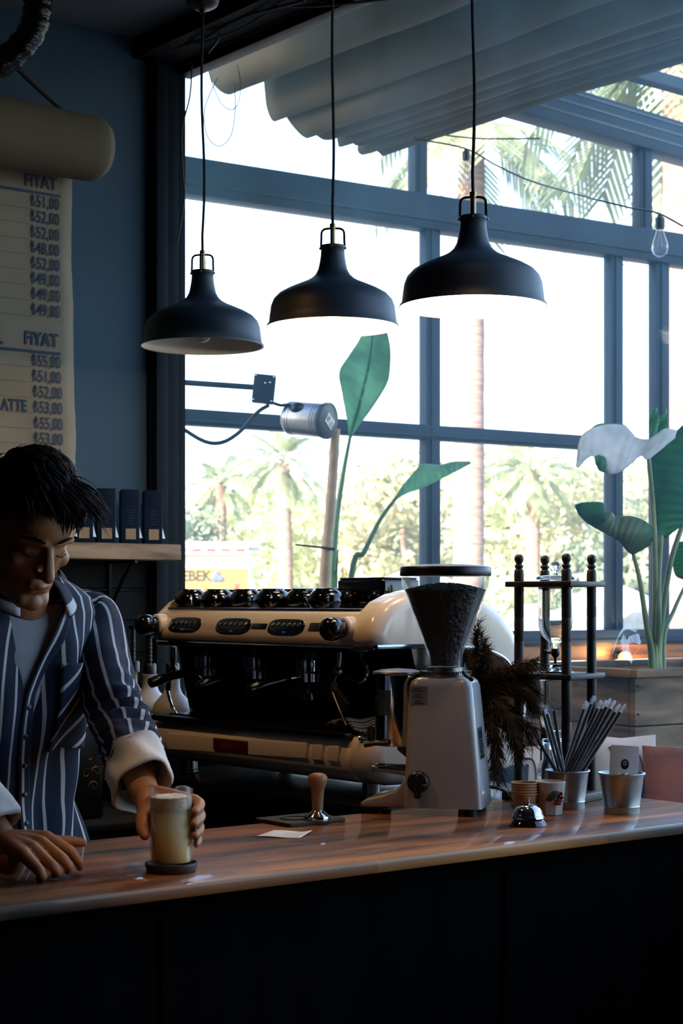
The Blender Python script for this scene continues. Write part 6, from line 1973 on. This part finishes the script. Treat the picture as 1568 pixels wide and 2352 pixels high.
# ---- hair: a close cap and swept locks
hr = random.Random(11)
m = MB()
def cap(u, v):
    a = 2 * PI * u
    t = v * 1.9
    d = Vector((math.sin(t) * math.cos(a), math.sin(t) * math.sin(a), math.cos(t)))
    front = max(0.0, d.y)
    lim = 0.9 + 0.87 * (1 - front) if d.y > -0.2 else 1.9
    t = min(t, lim)
    d = Vector((math.sin(t) * math.cos(a), math.sin(t) * math.sin(a), math.cos(t)))
    k = 1.0 + 0.03 * mnoise.noise(Vector((d.x * 5, d.y * 5, d.z * 5)))
    up_ = max(0, d.z)
    return L0(Hp(d.x * (0.083 + 0.016 * up_) * k, -0.012 + d.y * (0.101 + 0.008 * up_) * k, 0.03 + d.z * (0.097 + 0.026) * k))
m.grid(48, 26, cap, closed=True)
N = 0
while N < 2000:
    d = Vector((hr.gauss(0, 1), hr.gauss(0, 1), hr.gauss(0, 1))).normalized()
    if d.z < -0.35 or (d.y > 0.3 and d.z < 0.6) or (d.y > 0.0 and d.z < 0.12) or (abs(d.x) > 0.75 and d.z < 0.0 and d.y > -0.1):
        continue
    N += 1
    up_ = max(0, d.z)
    root = Vector((d.x * (0.084 + 0.016 * up_), -0.012 + d.y * (0.101 + 0.008 * up_), 0.03 + d.z * (0.099 + 0.026 * up_)))
    # combed forward and over to his left, falling away at sides and back
    flow = Vector((0.55, 0.85, 0.1)) if d.z > 0.3 else Vector((0.12 * (1 if d.x > 0 else -1), 0.15 if d.y > 0 else -0.25, -0.9))
    flow += Vector((hr.gauss(0, 0.22), hr.gauss(0, 0.22), hr.gauss(0, 0.15)))
    tg = (flow - d * flow.dot(d)).normalized()
    big = d.z > 0.3
    L = (hr.uniform(0.04, 0.07) if big else hr.uniform(0.022, 0.04)) * (1.2 if d.y > 0.3 and big else 1)
    lift = hr.uniform(0.15, 0.5) if big else hr.uniform(0.05, 0.2)
    p = root.copy(); v = (tg + d * lift).normalized()
    pts = [p.copy()]
    for s_ in range(6):
        v = (v - d * (0.1 if big else 0.04) + Vector((0, 0, -0.2)) + Vector((hr.gauss(0, 0.05), hr.gauss(0, 0.05), 0))).normalized()
        p = p + v * L / 6
        e = Vector((p.x / 0.083, (p.y + 0.012) / 0.1, (p.z - 0.03) / 0.1))
        if False:
            e = e.normalized() * 1.03
            p = Vector((e.x * 0.083, e.y * 0.1 - 0.012, e.z * 0.1 + 0.03))
        pts.append(p.copy())
    w = hr.uniform(0.002, 0.0042)
    m.tube([L0(Hp(*q)) for q in pts], [w * 0.8, w, w, w * 0.9, w * 0.7, w * 0.45, w * 0.1], 5, caps=False, flat=0.6)
# forelock standing forward over his left brow
for k in range(320):
    x0 = hr.uniform(-0.035, 0.065); y0 = hr.uniform(0.025, 0.06)
    root = Vector((x0, y0, 0.03 + 0.106 * math.sqrt(max(0.05, 1 - (x0 / 0.09) ** 2 - ((y0 + 0.012) / 0.108) ** 2))))
    L = hr.uniform(0.05, 0.092)
    v = Vector((0.75 + hr.gauss(0, 0.15), 0.6 + hr.gauss(0, 0.15), 0.33 + hr.gauss(0, 0.13))).normalized()
    p = root.copy(); pts = [p.copy()]
    for s_ in range(7):
        v = (v + Vector((0.03, -0.02, -0.21))).normalized()
        p = p + v * L / 7
        pts.append(p.copy())
    w = hr.uniform(0.0015, 0.0034)
    m.tube([L0(Hp(*q)) for q in pts], [w, w, w, w * 0.9, w * 0.75, w * 0.55, w * 0.3, w * 0.05], 5, caps=False, flat=0.6)
obj('hair', m, M_hair, man, 180, fixn=False)

# ---- clothes
rings = [(0.86, -1.68, -1.80, 0.22, 0.138), (0.98, -1.678, -1.825, 0.214, 0.134), (1.04, -1.68, -1.832, 0.2, 0.13), (1.1, -1.688, -1.845, 0.186, 0.127), (1.2, -1.695, -1.868, 0.183, 0.124), (1.35, -1.695, -1.905, 0.19, 0.128),
         (1.44, -1.69, -1.925, 0.195, 0.122), (1.5, -1.685, -1.94, 0.19, 0.108), (1.535, -1.68, -1.95, 0.168, 0.094), (1.556, -1.68, -1.958, 0.13, 0.084), (1.575, -1.678, -1.965, 0.086, 0.074)]
def ringat(z):
    return [ipol([(r[0], r[k]) for r in rings], z) for k in (1, 2, 3, 4)]
def gap(v):
    z = 0.86 + 0.715 * v
    return 0.004 + max(0.0, (z - 1.33) / 0.24) ** 1.15 * 0.115
def torso(u, v, off=0.0, wr=1.0):
    z = 0.86 + (1.575 - 0.86) * v
    cx, cy, a, b_ = ringat(z)
    th = 2 * PI * u - PI / 2                              # starts at the front (towards -y)
    ca, sa = math.cos(th), math.sin(th)
    e = 2.5
    rr_ = (abs(ca / a) ** e + abs(sa / b_) ** e) ** (-1 / e)
    w = 0.007 * math.sin(th * 5 + z * 9) + 0.006 * math.sin(th * 9 - z * 17 + 2) + 0.012 * mnoise.noise(Vector((ca * 3, sa * 3, z * 7)))
    w *= wr * min(1, (1.56 - z) / 0.15)
    low = max(0, 1.1 - z)
    w += low * 0.05 * (0.5 + 0.5 * math.sin(th * 7))
    return L0((cx + (rr_ + w + off) * ca, cy + (rr_ + w + off) * sa, z))
def tuv(u, v):
    return ((u + 0.0) * 1.05 + 0.006 * math.sin(v * 9), v * 0.7)
def uw(u, v):
    g = gap(v)
    return g + (1 - 2 * g) * u
m = MB().grid(140, 70, lambda u, v: torso(uw(u, v), v), uv=lambda u, v: tuv(uw(u, v), v))
def arm_sleeve(P0, P1, P2, r0, r1, r2, t_end, seed, SI=Vector((0, 0, 0))):
    path = [P0 + SI, P0, P0.lerp(P1, 0.5), P1 + (P1 - (P0 + P2) / 2).normalized() * 0.006, P1.lerp(P2, 0.5), P1.lerp(P2, t_end)]
    pts = smoothpath(path, 60)
    def fr_(i):
        t_ = (pts[min(i + 1, 60)] - pts[max(i - 1, 0)]).normalized()
        n_ = (Vector((0.3, -1, 0.2)) - t_ * t_.dot(Vector((0.3, -1, 0.2)))).normalized()
        return t_, n_, t_.cross(n_)
    def fn(u, v):
        i = int(round(v * 60))
        t_, n_, b_ = fr_(i)
        th = 2 * PI * u
        r = ipol([(0, r0 * 0.62), (0.1, r0 * 0.82), (0.22, r0), (0.32, r0 * 0.97), (0.6, r1), (0.8, r2 * 1.05), (1, r2)], v)
        crook = math.exp(-((v - 0.62) / 0.14) ** 2)
        low = max(0, v - 0.55)
        w = 0.011 * crook * math.sin(v * 95 + 2.2 * math.sin(th + seed)) * (0.55 + 0.45 * math.cos(th)) + 0.009 * low * 1.6 * math.sin(v * 75 + 3 * math.sin(th * 1.0 + 1.3 + seed)) \
            + 0.005 * mnoise.noise(Vector((math.cos(th) * 2, math.sin(th) * 2 + seed, v * 9))) + 0.004 * math.sin(th * 3 + v * 12 + seed)
        return L0(pts[i] + (n_ * math.cos(th) + b_ * math.sin(th)) * (r + w))
    return fn, pts
fnL, ptsL = arm_sleeve(shL + Vector((-0.004, 0.0, -0.03)), elL, wrL, 0.062, 0.058, 0.056, 0.66, 0.0, Vector((-0.1, -0.02, -0.005)))
fnR, ptsR = arm_sleeve(shR + Vector((0.004, 0.0, -0.03)), elR, wrR, 0.062, 0.058, 0.056, 0.66, 2.0, Vector((0.1, -0.02, -0.005)))
suv = lambda u, v: (u * 0.372, v * 0.6)
m.grid(48, 60, fnL, closed=True, uv=suv)
m.grid(48, 60, fnR, closed=True, uv=suv)
# rounded shoulder caps under the seam
shirt = obj('shirt', m, M_shirt, man, 180)
def cuff(P1, P2, t0, t1, r0, r1, seed):
    a, b_ = P1.lerp(P2, t0), P1.lerp(P2, t1)
    t_ = (b_ - a).normalized()
    n_ = (Vector((0.3, -1, 0.2)) - t_ * t_.dot(Vector((0.3, -1, 0.2)))).normalized()
    bb_ = t_.cross(n_)
    def fn(u, v):
        th = 2 * PI * u
        if v < 0.5:
            s_ = v * 2; rad = r0 + (r1 - r0) * s_
        else:
            s_ = 2 - v * 2; rad = (r0 + (r1 - r0) * s_) - 0.007
        k = 0.006 * math.sin(th * 2 + seed) + 0.004 * mnoise.noise(Vector((math.cos(th) * 2, math.sin(th) * 2, s_ * 2 + seed))) + 0.003 * math.sin(th * 5 + s_ * 5)
        p = a.lerp(b_, s_ + 0.05 * math.sin(th + seed))
        return L0(p + (n_ * math.cos(th) + bb_ * math.sin(th)) * (rad + k))
    return MB().grid(48, 20, fn, closed=True)
obj('cuff', cuff(elL, wrL, 0.54, 0.93, 0.063, 0.066, 0.4), M_cuffin, shirt, 180)
obj('cuff', cuff(elR, wrR, 0.5, 0.9, 0.062, 0.056, 1.7), M_cuffin, shirt, 180)
# collar: stand and fold-over
def collar(u, v):
    th = -PI / 2 + 0.42 + (2 * PI - 0.84) * u
    ca, sa = math.cos(th), math.sin(th)
    fr = max(0.0, -sa)
    if v < 0.4:
        s_ = v / 0.4
        r = 0.069 + 0.004 * s_
        z = 1.555 + 0.04 * s_ - 0.03 * fr
    else:
        s_ = (v - 0.4) / 0.6
        tip = fr ** 2
        r = 0.074 + (0.022 + 0.03 * tip) * s_
        z = 1.597 - 0.03 * fr - (0.05 + 0.035 * tip) * s_ + 0.012 * math.sin(PI * s_)
    return L0((-1.678 + r * ca * 1.15, -1.965 + r * sa, z))
obj('collar', MB().grid(60, 14, collar, uv=lambda u, v: (v * 0.06, u)), M_shirt, shirt, 180, solid=0.003)
# button placket
def placket(u, v):
    z0 = 0.05 + v * 0.88
    uu = gap(z0) - 0.006 + 0.035 * u
    return torso(uu % 1.0, z0, 0.004)
obj('placket', MB().grid(6, 60, placket, uv=lambda u, v: (0.006 + u * 0.032, v)), M_shirt, shirt, 180, solid=0.002)
for k in range(6):
    c = torso(gap(0.2 + 0.085 * k) + 0.012, 0.2 + 0.085 * k, 0.0075)
    n_ = Vector((0.1, -1, 0.1)).normalized()
    K = Matrix.Translation(c) @ n_.to_track_quat('Z', 'Y').to_matrix().to_4x4()
    obj('button', MB().lathe([(0, 0.001), (0.004, 0.001), (0.0052, 0.0005), (0.0052, -0.003), (0, -0.003)], 16, K), M_black, shirt)
# chest pocket with slanting stripes
def pocket(u, v):
    return torso(0.075 + 0.095 * u, 0.50 + 0.25 * v - 0.02 * abs(u - 0.5) * (1 - v), 0.006 + 0.004 * v)
obj('pocket', MB().grid(16, 24, pocket, uv=lambda u, v: ((u * 0.1 - v * 0.17) * 0.72, v)), M_pocket, shirt, 180, solid=0.0025)
def tee(u, v):
    z = 1.2 + 0.345 * v
    cx, cy, a, b_ = ringat(z)
    th = 2 * PI * u
    s_ = 1 - max(0, (z - 1.5)) * 1.0
    return L0((cx + (a - 0.012) * math.cos(th) * s_, cy + (b_ - 0.012) * math.sin(th) * s_, z - 0.03 * max(0, -math.sin(th)) * v))
obj('undershirt', MB().grid(60, 20, tee, closed=True), M_tee, man, 180)
m = MB()
def trous(sx):
    def fn(u, v):
        z = 0.95 - 0.87 * v
        t = min(1, (0.95 - z) / 0.86)
        cx = -1.695 + sx * (0.085 + 0.025 * t); cy = -1.795 + 0.02 * t
        a = 0.108 - 0.04 * t + 0.004 * math.sin(z * 40)
        th = 2 * PI * u
        return L0((cx + a * math.cos(th), cy + a * 1.05 * math.sin(th), z))
    return fn
m.grid(36, 40, trous(-1), closed=True).grid(36, 40, trous(1), closed=True)
obj('trousers', m, M_trouser, man, 180)
for sx in (-1, 1):
    m = MB().ball(L0((-1.695 + 0.117 * sx, -1.84, 0.05)), (0.05, 0.14, 0.05), 20, 12).box(L0((-1.695 + 0.117 * sx, -1.84, 0.012)), (0.09, 0.26, 0.024), 0.008)
    obj('shoe', m, M_rubber, man, 60)
